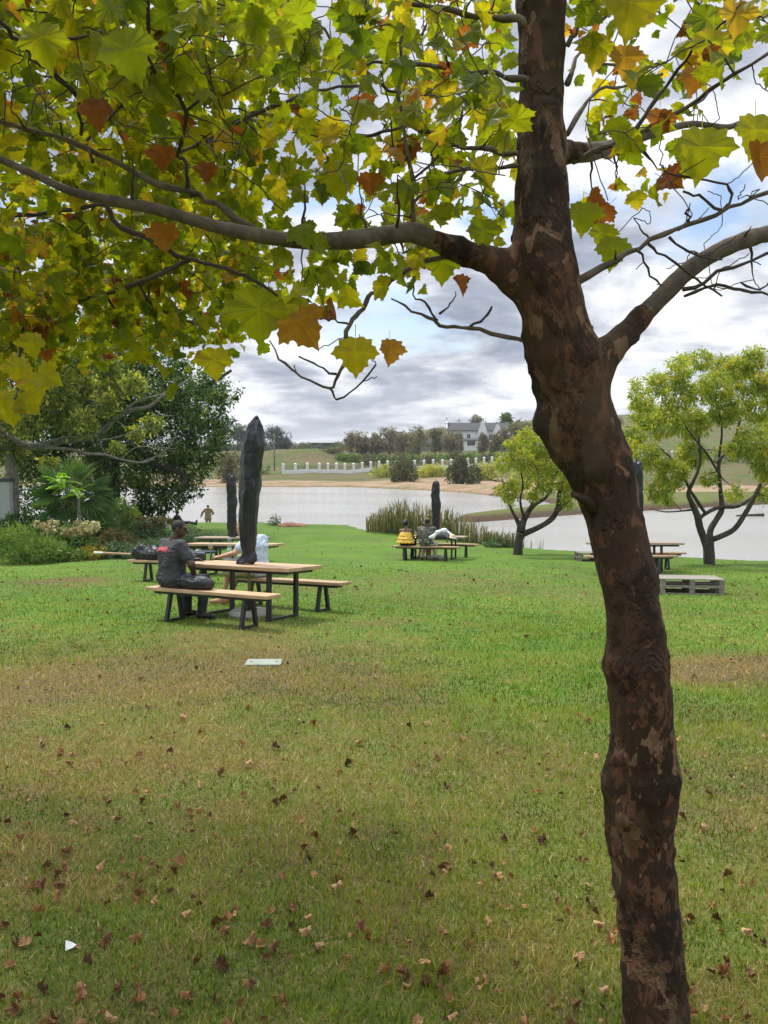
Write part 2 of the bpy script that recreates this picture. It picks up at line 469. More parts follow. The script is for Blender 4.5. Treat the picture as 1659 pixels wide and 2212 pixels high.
PATCH = [(G(X_, Y_), r_, a_) for X_, Y_, r_, a_ in ((825, 1347, .5, .55), (1615, 1438, .8, .6), (170, 1254, 1.3, .55), (1000, 1255, 3., .22), (1500, 1462, .35, .5), (500, 1410, 1.6, .3), (1330, 1290, 1.8, .2), (700, 1270, 1.5, .2))]
def patchy(x, y): return -.28 * np.clip((x / np.maximum(y, 1) - .0) / .14, 0, 1) * np.clip((y - 4.6) / 1.6, 0, 1) * np.clip((11 - y) / 2, 0, 1) + sum(a_ * np.exp(-((x - p_[0]) / r_) ** 2 - ((y - p_[1]) / (r_ * .8)) ** 2) for p_, r_, a_ in PATCH)
dry = dry + patchy(XX, YY)
spit = (YY < 90) & (sd > 0)
far = (sd > 0) & ~spit
dry = np.where(spit, .62, dry)
sand = np.where(far, np.clip(1.15 - (sd - 3 - 14 * np.clip((XX + 5) / 14, 0, 1) - 18 * (fbm(P3 * .07, 3) - .4)) / 4, 0, 1) * np.clip((168 - YY) / 8, 0, 1), 0)
scrub = np.where(far, 1., 0.) * np.clip((sd - 2) / 6, 0, 1) * np.clip(1 - np.clip((XX - 8) / 14, 0, 1) * np.clip((YY - 168) / 6, 0, 1), 0, 1)
scrub = np.where((YY > 60) & ~spit, np.maximum(scrub, .95 * (sd > 0)), 0)
mud = np.clip((W + .48 - ZZ) / .12, 0, 1) * (YY < 95) + np.where(YY > 95, np.clip((W + .22 - ZZ) / .2, 0, 1) * .5, 0)
ny, nx = XX.shape; idx = np.arange(ny * nx).reshape(ny, nx)
quads = np.stack([idx[:-1, :-1], idx[:-1, 1:], idx[1:, 1:], idx[1:, :-1]], -1).reshape(-1, 4)
ground = mk('lawn', np.stack([XX, YY, ZZ], -1), [quads], M_GROUND, None, None, True, dict(dry=dry, sand=sand, scrub=scrub, mud=mud.clip(0, 1)))
tag(ground, 'sloping lawn, dry and brown under the tree and greener towards the lake', 'lawn', kind='structure')

def m_water():
    t = NT('water'); v = t.pos((1, 2.2, 1), False)
    n = t.math('ADD', t.noise(v, 1.3, 4, .6), t.math('MULTIPLY', t.noise(v, 5, 3, .6), .5))
    big = t.noise(t.pos((.03, .12, 1), False), 1., 3)
    c = t.ramp(big, [(.35, (.29, .275, .25)), (.65, (.36, .35, .335))])
    return t.fin(t.pr(c, .16, t.bump(n, .55, .09), **{'IOR': 1.33, 'Specular IOR Level': .5}))
lk = mk('lake', [(-400, 18, W), (400, 18, W), (400, 150, W), (-400, 150, W)], [[[0, 1, 2, 3]]], m_water())
tag(lk, 'rippled grey lake beyond the lawn', 'lake', kind='structure')

# ---------------------------------------------------------------- sky, sun, camera
SUN_EL, SUN_AZ = R(62), R(-40)          # azimuth from +y towards +x
w = bpy.data.worlds.new('World'); sc.world = w; w.use_nodes = True; nt = w.node_tree; nt.nodes.clear()
class WN(NT):
    def __init__(s): s.t = nt
t = WN()
out = nt.nodes.new('ShaderNodeOutputWorld')
sky = t.n('TexSky', sky_type='NISHITA', sun_disc=False, sun_elevation=SUN_EL, sun_rotation=SUN_AZ, dust_density=1.5)
gen = t.n('TexCoord').outputs['Generated']
sep = t.n('SeparateXYZ', {0: gen})
zz = t.math('MAXIMUM', sep.outputs[2], 0.)
den = t.math('ADD', zz, .21)
pv = t.n('CombineXYZ', {0: t.math('DIVIDE', sep.outputs[0], den), 1: t.math('DIVIDE', sep.outputs[1], den), 2: t.math('MULTIPLY', zz, .8)}).outputs[0]
n1 = t.noise(t.n('Mapping', {'Vector': pv, 'Location': (3.1, 1.7, .4)}).outputs[0], 1.5, 10, .56, .15)
n2 = t.noise(t.n('Mapping', {'Vector': pv, 'Location': (9.4, 4.2, 2.)}).outputs[0], 2.0, 8, .58, .3)
# the same noise a step towards the sun: thin edges are bright, thick bellies grey
n1b = t.noise(t.n('Mapping', {'Vector': pv, 'Location': (3.1 - .09, 1.7 + .17, .4)}).outputs[0], 1.45, 9, .55, .25)
rel = t.math('SUBTRACT', n1b, n1)
shade = t.math('ADD', t.math('MULTIPLY', t.rf(n2, .3, .7, 0., 1.), .62), t.math('MULTIPLY', t.rf(rel, -.14, .14, 0., 1.), .5))
ccol = t.ramp(shade, [(.20, (3.0, 3.45, 4.4)), (.42, (4.6, 5.0, 5.9)), (.60, (7.3, 7.6, 8.2)), (.80, (10.2, 10.35, 10.5))])
cover = t.math('MAXIMUM', t.rf(n1, .37, .47), t.rf(zz, .06, .16, 1., 0.))
haze_b = t.rf(zz, 0., .10, 1., 0.)
ccol = t.mix(t.math('MULTIPLY', haze_b, .35), ccol, (7.4, 7.7, 8.2))
lift = t.math('ADD', .86, t.math('MULTIPLY', zz, 1.9))
lift = t.n('MapRange', {'Value': zz, 'From Min': .50, 'From Max': .85, 'To Min': .84, 'To Max': 2.6}).outputs[0]
cl = t.n('CombineColor', {0: lift, 1: lift, 2: lift}).outputs[0]
ccol = t.mix(1., ccol, cl, 'MULTIPLY')
blue = t.mix(1., sky.outputs[0], (1.35, 1.35, 1.35), 'MULTIPLY')
skyc = t.mix(cover, blue, ccol)
bg = t.n('Background', {'Color': skyc, 'Strength': .1})
nt.links.new(bg.outputs[0], out.inputs[0])

sl = bpy.data.lights.new('sun', 'SUN'); sl.energy = 2.8; sl.angle = R(10); sl.color = (1, .95, .87)
so = bpy.data.objects.new('sun', sl); col.objects.link(so)
sdir = Vector((math.sin(SUN_AZ) * math.cos(SUN_EL), math.cos(SUN_AZ) * math.cos(SUN_EL), math.sin(SUN_EL)))
so.rotation_euler = sdir.to_track_quat('Z', 'Y').to_euler()

cam = bpy.data.cameras.new('camera'); co = bpy.data.objects.new('camera', cam); col.objects.link(co); sc.camera = co
cam.sensor_fit = 'VERTICAL'; cam.sensor_height = 36.; cam.lens = 36 * F / 2212; cam.clip_start = .05; cam.clip_end = 6000
co.location = CAM; co.rotation_euler = (R(90) - PITCH, 0, 0)
sc.view_settings.view_transform = 'Standard'; sc.view_settings.look = 'None'; sc.view_settings.exposure = .42; sc.view_settings.gamma = 1
sc.cycles.max_bounces = 7; sc.cycles.diffuse_bounces = 3; sc.cycles.glossy_bounces = 3; sc.cycles.transmission_bounces = 6; sc.cycles.transparent_max_bounces = 8
sc.cycles.caustics_reflective = False; sc.cycles.caustics_refractive = False
sc.cycles.use_denoising = True; sc.cycles.sample_clamp_indirect = 4

# ---------------------------------------------------------------- grass blades
NB = 500000
gy = np.exp(rng.uniform(np.log(1.75), np.log(24), NB)); gx = rng.uniform(-1, 1, NB) * (.60 * gy + 1.7)
ok = (gy < crest(gx) - .2) & (rng.random(NB) < np.interp(gy, [0, 7, 13, 24], [1, 1, .5, .0]))
dcv = G(570, 1433); ok &= ~((np.abs(gx - dcv[0]) < .19) & (np.abs(gy - dcv[1]) < .145))
gy, gx = gy[ok], gx[ok]; NB = len(gy)
gz = height(gx, gy)
PG = np.stack([gx, gy, 0 * gx], 1)
clump = fbm(PG * 2.6, 31, 2); big = fbm(PG * .5, 41, 2)
dryb = np.interp(gy, [0, 4, 7, 9.5, 12, 30, 45], [.46, .50, .64, .38, .14, .12, .16]) + (big - .5) * 1.5 + (clump - .5) * .9
dryb = dryb + patchy(gx, gy)
isdry = rng.random(NB) < np.clip(dryb, .03, .92)
hgt = (.015 + .019 * rng.random(NB)) * (1 + .02 * gy) * (.6 + 1.0 * clump); hgt = np.where(isdry, hgt * .75, hgt)
wid = .0016 * (1 + .24 * gy) * (.7 + .6 * rng.random(NB))
ang = rng.uniform(0, 2 * np.pi, NB); lean = np.where(isdry, 1.5, .75) * rng.random(NB); la = rng.uniform(0, 2 * np.pi, NB)
dx = np.stack([np.cos(ang), np.sin(ang), 0 * ang], 1) * wid[:, None]
b0 = np.stack([gx, gy, gz - .004], 1)
tip = b0 + np.stack([np.cos(la) * lean * hgt, np.sin(la) * lean * hgt, hgt + .004], 1)
V = np.stack([b0 - dx, b0 + dx, tip], 1).reshape(-1, 3)
tg = np.clip(.30 + .6 * (clump - .5) + .19 * rng.normal(size=NB) + np.clip((7 - gy) / 40, 0, .1), .0, .6); td = np.clip(.82 + .1 * rng.normal(size=NB), .66, 1)
gr = mk('grass_blades', V, [np.arange(3 * NB).reshape(-1, 3)],
        m_leaf('grass', [(0., (.05, .085, .006)), (.25, (.14, .225, .014)), (.55, (.31, .41, .026)), (.64, (.33, .30, .05)), (.7, (.22, .155, .055)), (.85, (.46, .345, .135)), (1., (.70, .55, .27))], .3, .55, 1.2), None, np.repeat(np.where(isdry, td, tg), 3))
tag(gr, 'short mown grass blades, partly dry, all over the lawn', 'grass', kind='stuff')
# ================================================================ the plane tree in front
def plane_leaf_T(fold=.25, curl=-.25, cup=0., wav=.0, stem=.38):
    half = [(0, 0), (.10, -.05), (.22, -.05), (.30, .03), (.46, .04), (.46, .12), (.45, .20), (.56, .25), (.59, .36), (.69, .47), (.56, .51), (.52, .61), (.43, .57),
            (.36, .60), (.34, .68), (.37, .77), (.25, .80), (.18, .91), (.09, .94), (0, 1.10)]
    o = [(x, y) for x, y in half] + [(-x, y) for x, y in half[-2:0:-1]]
    P = [(0, .36)] + o; V = []
    for x, y in P:
        z = fold * abs(x) + curl * (y - .3) ** 2 + cup * (x * x) + wav * math.sin(9 * x + 5 * y) * (abs(x) + .3)
        V.append((x, y + stem, z))
    n = len(o); tri = [(0, 1 + (i + 1) % n, 1 + i) for i in range(n)]
    k = len(V); V += [(-.012, 0, 0), (.012, 0, 0), (.008, stem + .02, 0), (-.008, stem + .02, 0)]
    return np.array(V), [np.array(tri), np.array([[k, k + 1, k + 2, k + 3]])]

def m_plane_bark(name, lowc=1.):
    t = NT(name); v = t.pos((1, 1, .55))
    wob = t.noise(v, 4, 4, .6)
    def voro(scale, off):
        vv = t.n('Mapping', {'Vector': v, 'Location': off}).outputs[0]
        dv = t.n('VectorMath', {0: vv, 1: t.n('TexNoise', {'Vector': vv, 'Scale': 7., 'Detail': 4.}).outputs['Color']}, operation='ADD').outputs[0]
        return t.n('TexVoronoi', {'Vector': dv, 'Scale': scale, 'Randomness': 1.}).outputs['Color']
    a = t.n('SeparateColor', {0: voro(7.5, (0, 0, 0))}).outputs[0]
    b = t.n('SeparateColor', {0: voro(14, (3, 1, 2))}).outputs[1]
    fine = t.noise(t.pos((1, 1, .8)), 30, 7, .72)
    base = t.ramp(t.noise(v, 3., 5, .65), [(.3, (.028, .016, .010)), (.5, (.052, .030, .018)), (.7, (.088, .050, .029))])
    c = t.mix(t.math('MULTIPLY', t.rf(a, .75, .81), .7), base, (.25, .15, .085))
    c = t.mix(t.math('MULTIPLY', t.rf(b, .80, .84), .8), c, (.14, .066, .034))
    dk = t.noise(t.n('Mapping', {'Vector': v, 'Location': (5, 2, 7)}).outputs[0], 5.5, 5, .7, .5)
    c = t.mix(t.rf(dk, .52, .62), c, (.02, .013, .009))
    c = t.mix(t.math('MULTIPLY', t.rf(t.noise(v, 2.1, 3), .5, .7), .45), c, (.06, .055, .03))
    c = t.mix(.6, c, t.ramp(fine, [(.3, (.6, .6, .6)), (.7, (1.3, 1.3, 1.3))]), 'MULTIPLY')
    h = t.math('ADD', t.math('MULTIPLY', fine, .5), t.math('ADD', t.math('MULTIPLY', t.rf(a, .69, .73), -.35), t.math('MULTIPLY', t.rf(dk, .49, .56), .5)))
    return t.fin(t.pr(c, .85, t.bump(h, 1., .02), **{'Specular IOR Level': .2}))
M_PBARK = m_plane_bark('plane_bark')
M_LIMB = m_bark('limb_bark', (.045, .034, .023), (.165, .128, .085), 16., (1, 1, 1), .4)
M_TWIG = m_plain('twig_bark', (.05, .034, .024), .8)
M_PLEAF = m_leaf('plane_leaf', [(0., (.075, .115, .006)), (.25, (.15, .19, .008)), (.5, (.25, .26, .009)), (.68, (.37, .31, .014)), (.78, (.36, .22, .03)), (.86, (.26, .09, .02)), (1., (.11, .04, .016))], .62, .45, 1.9, True)

YT = 2.15
def PX(pts, y0=YT, y1=None):
    """traced points (X, Y, half width[, y]) -> world points and radii"""
    out = []; rr = []; n = len(pts)
    for i, p in enumerate(pts):
        y = p[3] if len(p) > 3 else (y0 if y1 is None else y0 + (y1 - y0) * i / (n - 1))
        q = at(p[0], p[1], y); out.append(q); rr.append(p[2] * depth(q) / F)
    return np.array(out), np.array(rr)
trunk_tr = [(1424, 2310, 80), (1422, 2212, 72), (1410, 2000, 69), (1398, 1900, 71), (1389, 1830, 73), (1387, 1750, 77), (1384, 1680, 80), (1386, 1610, 69), (1378, 1500, 69), (1370, 1430, 69), (1364, 1350, 61),
            (1352, 1250, 60), (1332, 1150, 61), (1315, 1070, 68), (1296, 1000, 74), (1268, 950, 82), (1248, 905, 88), (1243, 860, 80), (1232, 815, 80), (1218, 765, 80),
            (1200, 715, 72), (1188, 660, 68), (1175, 600, 69), (1168, 550, 66), (1168, 500, 62), (1170, 400, 58), (1172, 300, 54), (1174, 200, 52), (1175, 100, 52), (1172, 0, 55), (1172, -150, 50), (1168, -320, 44), (1160, -520, 38)]
Tp, Tr = PX(trunk_tr)
Tp[:, 1] += .03 * np.sin(np.arange(len(Tp)) * .5)
left_tr = [(1150, 640, 42), (1112, 598, 42), (1078, 572, 33), (1040, 556, 27), (985, 538, 25), (940, 520, 24), (890, 502, 24), (850, 506, 23), (780, 516, 22), (700, 521, 20), (620, 518, 18), (540, 505, 17), (470, 490, 16), (400, 470, 15), (330, 450, 14), (260, 437, 13),
           (200, 425, 12), (140, 408, 10), (70, 375, 9), (0, 345, 8), (-80, 318, 7), (-200, 290, 5)]
right_tr = [(1240, 860, 40), (1285, 800, 36), (1318, 755, 29), (1345, 725, 23), (1380, 690, 21), (1430, 640, 20), (1480, 590, 19), (1530, 555, 18), (1580, 530, 18), (1630, 512, 18), (1660, 505, 17), (1740, 490, 16), (1850, 480, 13), (1980, 450, 9)]
back_tr = [(1180, 335, 26, 2.2), (1222, 330, 21, 2.3), (1280, 328, 19, 2.45), (1340, 312, 14, 2.6), (1420, 285, 9, 2.75), (1495, 268, 7, 2.85), (1570, 275, 6, 2.95), (1610, 262, 5, 3.), (1690, 255, 4, 3.1)]
def br(*p): return list(p)
small = [
    br((560, 505, 9), (510, 470, 9), (440, 430, 8), (405, 413, 8), (320, 390, 8), (240, 345, 7), (160, 310, 7), (80, 285, 6), (0, 265, 6), (-120, 240, 5)),
    br((225, 440, 6), (260, 485, 6), (340, 525, 5.5), (410, 560, 5), (490, 580, 4.5), (550, 605, 4), (600, 640, 3)),
    br((990, 545, 8), (944, 556, 7), (880, 580, 6.5), (830, 622, 6), (795, 640, 6), (780, 680, 6), (750, 700, 5.5), (745, 750, 5), (745, 780, 5), (730, 810, 4), (710, 840, 3.5), (650, 815, 3), (615, 790, 3), (582, 735, 2)),
    br((727, 808, 3), (690, 790, 2.5), (645, 770, 2)), br((712, 838, 3), (728, 858, 2.5), (770, 840, 2.5), (812, 788, 2)),
    br((752, 700, 3), (720, 690, 2.5), (690, 690, 2)),
    br((1150, 745, 8), (1120, 735, 6), (1034, 710, 5), (980, 708, 4), (939, 692, 4), (890, 670, 3), (845, 645, 2.5)),
    br((1015, 706, 3.5), (1045, 690, 3), (1062, 663, 2.5)), br((945, 692, 3.5), (925, 668, 3), (900, 640, 2.5), (893, 615, 2)), br((949, 678, 3), (972, 655, 2.), (984, 630, 1.5)),
    br((1200, 625, 14), (1245, 606, 10), (1330, 565, 7), (1405, 525, 6.5), (1490, 482, 6), (1570, 452, 5.5), (1660, 412, 5), (1780, 380, 4)),
    br((1489, 482, 4), (1487, 468, 3.5), (1489, 452, 3)), br((1445, 512, 3.5), (1500, 545, 3), (1560, 560, 2.5)), br((1560, 456, 4), (1580, 430, 3.5), (1570, 395, 3.5), (1500, 385, 3), (1440, 372, 2)),
    br((1562, 455, 3.5), (1510, 430, 3), (1475, 413, 2.5)), br((1400, 527, 4), (1440, 555, 3), (1500, 600, 3), (1560, 640, 2)), br((1375, 540, 3.5), (1400, 580, 3), (1430, 620, 2.5)),
    br((1475, 625, 5), (1550, 595, 5), (1660, 548, 4), (1760, 520, 3)), br((1478, 640, 4), (1545, 620, 4), (1600, 628, 3.5), (1660, 637, 3)), br((1600, 610, 3), (1640, 625, 2.5), (1665, 600, 2)),
    br((1250, 345, 7, 2.3), (1350, 300, 6, 2.3), (1480, 235, 6, 2.2), (1555, 175, 5, 2.1), (1660, 115, 4, 2.)),
    br((1360, 296, 5, 2.3), (1405, 235, 5, 2.3), (1450, 170, 4, 2.3), (1500, 110, 4, 2.2), (1560, 55, 3, 2.1), (1605, 5, 3, 2.1)),
    br((1225, 100, 7), (1250, 60, 4), (1300, 40, 4), (1340, 10, 3)), br((1226, 180, 8), (1255, 115, 4, 2.3), (1300, 140, 4, 2.5), (1380, 150, 4, 2.7), (1440, 135, 3, 2.8)),
    br((1226, 290, 8), (1290, 190, 4, 2.4), (1350, 185, 4, 2.6), (1430, 160, 4, 2.7)),
    br((1160, 60, 14), (1115, 46, 9), (1030, 32, 7), (955, 20, 6), (880, 8, 5), (800, -20, 4)),
    br((1165, 180, 14), (1130, 172, 9), (1070, 160, 7), (1015, 155, 6), (945, 142, 6), (880, 142, 5), (825, 134, 4), (760, 150, 3)),
    br((1150, 335, 10), (1110, 330, 7), (1040, 320, 6), (980, 310, 5.5), (905, 280, 5), (830, 280, 4), (760, 300, 3)),
    br((1150, 362, 9), (1112, 360, 6), (1010, 366, 5), (950, 380, 4.5), (905, 430, 4), (885, 470, 3)),
    br((893, 500, 7), (889, 390, 6), (868, 250, 5), (865, 130, 5), (875, 0, 4), (885, -120, 3)),
    br((888, 390, 4), (940, 340, 4), (985, 300, 3.5), (1000, 230, 3)), br((866, 200, 4), (800, 165, 3.5), (740, 120, 3), (700, 60, 3)),
    br((405, 413, 6), (400, 350, 5, 2.1), (385, 330, 5, 2.1), (400, 240, 5, 2.0), (330, 150, 5, 1.95), (322, 60, 5, 1.9), (318, -60, 5, 1.85)),
    br((400, 242, 4, 2.0), (460, 190, 4, 2.1)), br((385, 330, 4, 2.1), (450, 300, 5, 2.3), (560, 245, 5, 2.5), (640, 210, 4, 2.6), (700, 190, 4, 2.7), (800, 185, 3, 2.9)),
    br((170, 215, 4, 1.9), (100, 140, 4, 1.8), (40, 90, 5, 1.7), (0, 40, 5, 1.6), (-60, -20, 6, 1.6)), br((285, 80, 3, 1.9), (190, 78, 3.5, 1.8), (110, 90, 3, 1.75)),
    br((175, 290, 4, 2.1), (170, 215, 4, 1.95), (120, 160, 3, 1.9), (75, 120, 3, 1.8)), br((200, 350, 4, 2.1), (190, 300, 4, 2.2), (260, 230, 3.5, 2.3), (320, 185, 3, 2.4)),
    br((330, 452, 5, 2.2), (250, 440, 5, 2.6), (120, 460, 5, 3.), (0, 470, 4, 3.3), (-100, 480, 4, 3.5)),
    br((410, 560, 5, 2.15), (300, 610, 5, 2.7), (180, 650, 5, 3.2), (60, 690, 4, 3.6), (-60, 720, 4, 3.9)), br((300, 610, 4, 2.7), (330, 660, 4, 3.1), (420, 700, 3, 3.4)),
    br((180, 650, 4, 3.2), (100, 640, 4, 3.4), (0, 600, 3, 3.6)), br((60, 690, 4, 3.6), (40, 760, 3, 2.9), (45, 830, 2.5, 2.4), (25, 870, 2, 2.2)), br((230, 640, 4, 3.), (260, 700, 3, 3.3), (240, 740, 2.5, 3.5)),
]
tree = empty('plane_tree', Tp[1] + np.array([0, 0, -.02]))
tag(tree, 'mottled plane tree with a crooked trunk and olive autumn leaves overhead', 'tree')
inv = -np.array(tree.location)
prims = [('c', Tp[i], Tp[i + 1], Tr[i] * .95, Tr[i + 1] * .95, .012) for i in range(len(Tp) - 1)]
Lp, Lr = PX([(a, b, c * .9) for a, b, c in left_tr], 2.15, 2.0); Rp, Rr_ = PX(right_tr, 2.15, 2.3); Kp, Kr = PX(back_tr)
for A, B, n in ((Lp, Lr, 5), (Rp, Rr_, 5), (Kp, Kr, 2)):
    prims += [('c', A[i], A[i + 1], B[i] * .96, B[i + 1] * .96, .03) for i in range(n)]
def knob(X, Y, r, dy=0.): 
    p = at(X, Y, YT + dy); rr = r * depth(p) / F; return ('e', p, (rr * .65, rr * .65, rr * .9), None, .03)
prims += [knob(1172, 905, 26), knob(1166, 918, 16), knob(1345, 1030, 30, -.04), knob(1318, 1700, 22), knob(1440, 1690, 34, -.03), knob(1330, 1640, 20, -.08), knob(1240, 612, 16), knob(1316, 762, 22),
          knob(1405, 1450, 34, -.05), knob(1320, 1440, 18), knob(1250, 880, 42, -.05), knob(1350, 1760, 30, -.06), knob(1395, 1330, 24, -.06), knob(1290, 1010, 40, -.06)]
def bark_n(P):
    flake = fbm(P * np.array([38, 38, 22]), 3, 2)
    return -(fbm(P * 7, 1, 3) - .5) * .016 - np.clip(flake - .60, 0, 1) * .030 - (fbm(P * np.array([60, 60, 60]), 8, 2) - .5) * .005
V, q = sdf_mesh(prims, .0105, .05, bark_n)
mk('trunk', V + inv, [q], M_PBARK, tree, None, True)
b0 = at(1265, 1090, 2.13)
stub = MB(); sp = [at(1290, 1105, 2.12), at(1262, 1078, 2.08), at(1236, 1068, 2.05)]; stub.tube(np.array(sp) + inv, [.024, .014, .007], 8)
stub.build('broken_branch', M_PBARK, tree, True)
skelP = [Tp[22:]]; skelR = [Tr[22:]]
def limb(P, Rr, n=10, mat=M_LIMB, name='limb', amp=.12):
    C = catmull(np.c_[P, Rr], 5); pts, rr = C[:, :3], C[:, 3].copy()
    rr *= 1 + amp * (fbm(pts * 40, 6, 2) - .5) * 2
    mb = MB(); mb.tube(pts + inv, rr, n); mb.build(name, mat, tree, True)
    skelP.append(pts); skelR.append(rr)
limb(Lp[3:], Lr[3:], 14); limb(Rp[3:], Rr_[3:], 14); limb(Kp, Kr, 12)
for s in small:
    P, Rr = PX(s)
    C = catmull(np.c_[P, Rr], 3); pts, rr = C[:, :3], C[:, 3].copy()
    pts[1:-1] += rng.normal(size=(len(pts) - 2, 3)) * .0035; rr *= .82
    rr *= 1 + .5 * (rng.random(len(rr)) - .35) * (rr < .012)
    mb = MB(); mb.tube(pts + inv, rr, 7); mb.build('branch', M_TWIG if max(s, key=lambda p: p[2])[2] < 6.6 else M_LIMB, tree, True)
    skelP.append(pts); skelR.append(rr)
SP, SR = np.concatenate(skelP), np.concatenate(skelR)

def in_poly(x, y, poly):
    ins = np.zeros(len(x), bool); m = len(poly)
    for i in range(m):
        a, b = poly[i], poly[(i + 1) % m]
        ins ^= ((a[1] > y) != (b[1] > y)) & (x < (b[0] - a[0]) * (y - a[1]) / (b[1] - a[1] + 1e-12) + a[0])
    return ins
def crown_pts(poly, n, ylo, yhi):
    poly = np.array(poly, float); out = []
    while len(out) < n:
        X = rng.uniform(poly[:, 0].min(), poly[:, 0].max(), 4 * n); Y = rng.uniform(poly[:, 1].min(), poly[:, 1].max(), 4 * n)
        k = in_poly(X, Y, poly)
        for a, b in zip(X[k], Y[k]):
            y = rng.uniform(ylo(a, b), yhi(a, b)); out.append(at(a, b, y))
    return np.array(out[:n])
ZA = [(-250, -250), (560, -250), (640, 60), (560, 200), (600, 330), (560, 420), (600, 560), (585, 640), (540, 690), (470, 725), (330, 735), (200, 740), (60, 790), (-250, 820)]
ZB = [(560, -250), (1115, -250), (1115, 300), (1090, 480), (1000, 500), (960, 575), (860, 610), (690, 655), (600, 640), (560, 560), (560, 300), (640, 60)]
ZC = [(1235, -250), (1750, -250), (1750, 60), (1560, 110), (1500, 220), (1450, 330), (1420, 440), (1310, 480), (1240, 430)]
# the crown is deeper and farther out where it hangs low on the lake side
A_pts = crown_pts(ZA, 820, lambda x, y: np.interp(y, [-250, 130, 280, 700], [1.5, 1.75, 2.2, 2.9]), lambda x, y: np.interp(y, [-250, 200, 450, 700], [3.6, 4.2, 4.9, 5.2]))
ZA2 = [(-250, 470), (560, 470), (600, 600), (560, 680), (470, 735), (330, 748), (60, 800), (-250, 830)]
A_pts = np.concatenate([A_pts, crown_pts(ZA2, 300, lambda x, y: 2.9, lambda x, y: 5.2)])
B_pts = crown_pts(ZB, 200, lambda x, y: 1.9, lambda x, y: 3.7)
C_pts = crown_pts(ZC, 80, lambda x, y: 1.9, lambda x, y: 3.3)
# the rest of the crown, above and behind the camera
O_pts = np.stack([rng.uniform(-4.2, 4.2, 45), rng.uniform(-1.8, 5.6, 45), rng.uniform(3.6, 6.2, 45)], 1)
O_pts = O_pts[[(proj(p)[1] < -60) or depth(p) < .3 for p in O_pts]]
O_pts = O_pts[(np.abs(O_pts[:, 0] - .5) + np.abs(O_pts[:, 1] - 2)) < 5.8]
T_all = np.concatenate([A_pts, B_pts, C_pts, O_pts])
tw = grow(SP, SR, list(T_all),   .0018, .09, 5, .5, 5, 2.6, 0., -.03)
V = np.concatenate(tw.V) + inv
mk('twigs', V, tw.F, M_TWIG, tree, np.zeros(len(V)), True)['kind'] = 'stuff'
# bare twigs on the sparse side
bare = np.concatenate([crown_pts([(1250, 300), (1700, 150), (1700, 690), (1470, 650), (1300, 560)], 70, lambda x, y: 1.9, lambda x, y: 2.6), crown_pts([(600, -100), (1110, -100), (1100, 420), (900, 480), (640, 380)], 90, lambda x, y: 1.7, lambda x, y: 2.4), crown_pts([(600, 690), (800, 660), (820, 830), (640, 830)], 7, lambda x, y: 2.0, lambda x, y: 2.3), crown_pts([(0, 80), (560, 60), (560, 400), (0, 300)], 70, lambda x, y: 1.6, lambda x, y: 2.1)])
tw2 = grow(SP, SR, list(bare), .0013, .14, 6, .5, 5, .9)
V = np.concatenate(tw2.V) + inv
mk('bare_twigs', V, tw2.F, M_TWIG, tree, np.zeros(len(V)), True)['kind'] = 'stuff'
# leaves
VEIN = np.zeros(len(plane_leaf_T()[0])); VEIN[[0, 1, 1 + 19, 1 + 9, 1 + 38 - 9, 1 + 4, 1 + 38 - 4]] = 1.; VEIN[-4:] = 1.
tmpl = [plane_leaf_T(.3, -.45, .1, .06), plane_leaf_T(.5, -.2, -.2, .09), plane_leaf_T(.1, -.8, -.5, .09), plane_leaf_T(.7, .35, .5, .12)]
def leaves_at(P, per, size, brown=.10, jit=.13):
    O = np.repeat(P, per, 0) + unit(len(P) * per) * jit * rng.random(len(P) * per)[:, None]
    n = len(O)
    ax = unit(n) * np.array([1, 1, .35]) + np.array([0, 0, -.75])
    nr = unit(n) * np.array([.75, 1.0, .8]) + np.where(rng.random(n) < .5, 1, -1)[:, None] * np.array([0, .55, .15])
    S = size * np.clip(1 + .28 * rng.normal(size=n), .45, 1.7)
    tn = np.clip(.33 + .17 * rng.normal(size=n), .04, .72); isb = rng.random(n) < brown
    tn = np.where(isb, rng.uniform(.74, 1., n), tn)
    return O, ax, nr, S, tn, isb
sets = [leaves_at(A_pts, 7, .049, .05, .16), leaves_at(B_pts, 5, .050, .06, .13), leaves_at(C_pts, 5, .050, .14, .13), leaves_at(O_pts, 5, .12, .05, .3)]
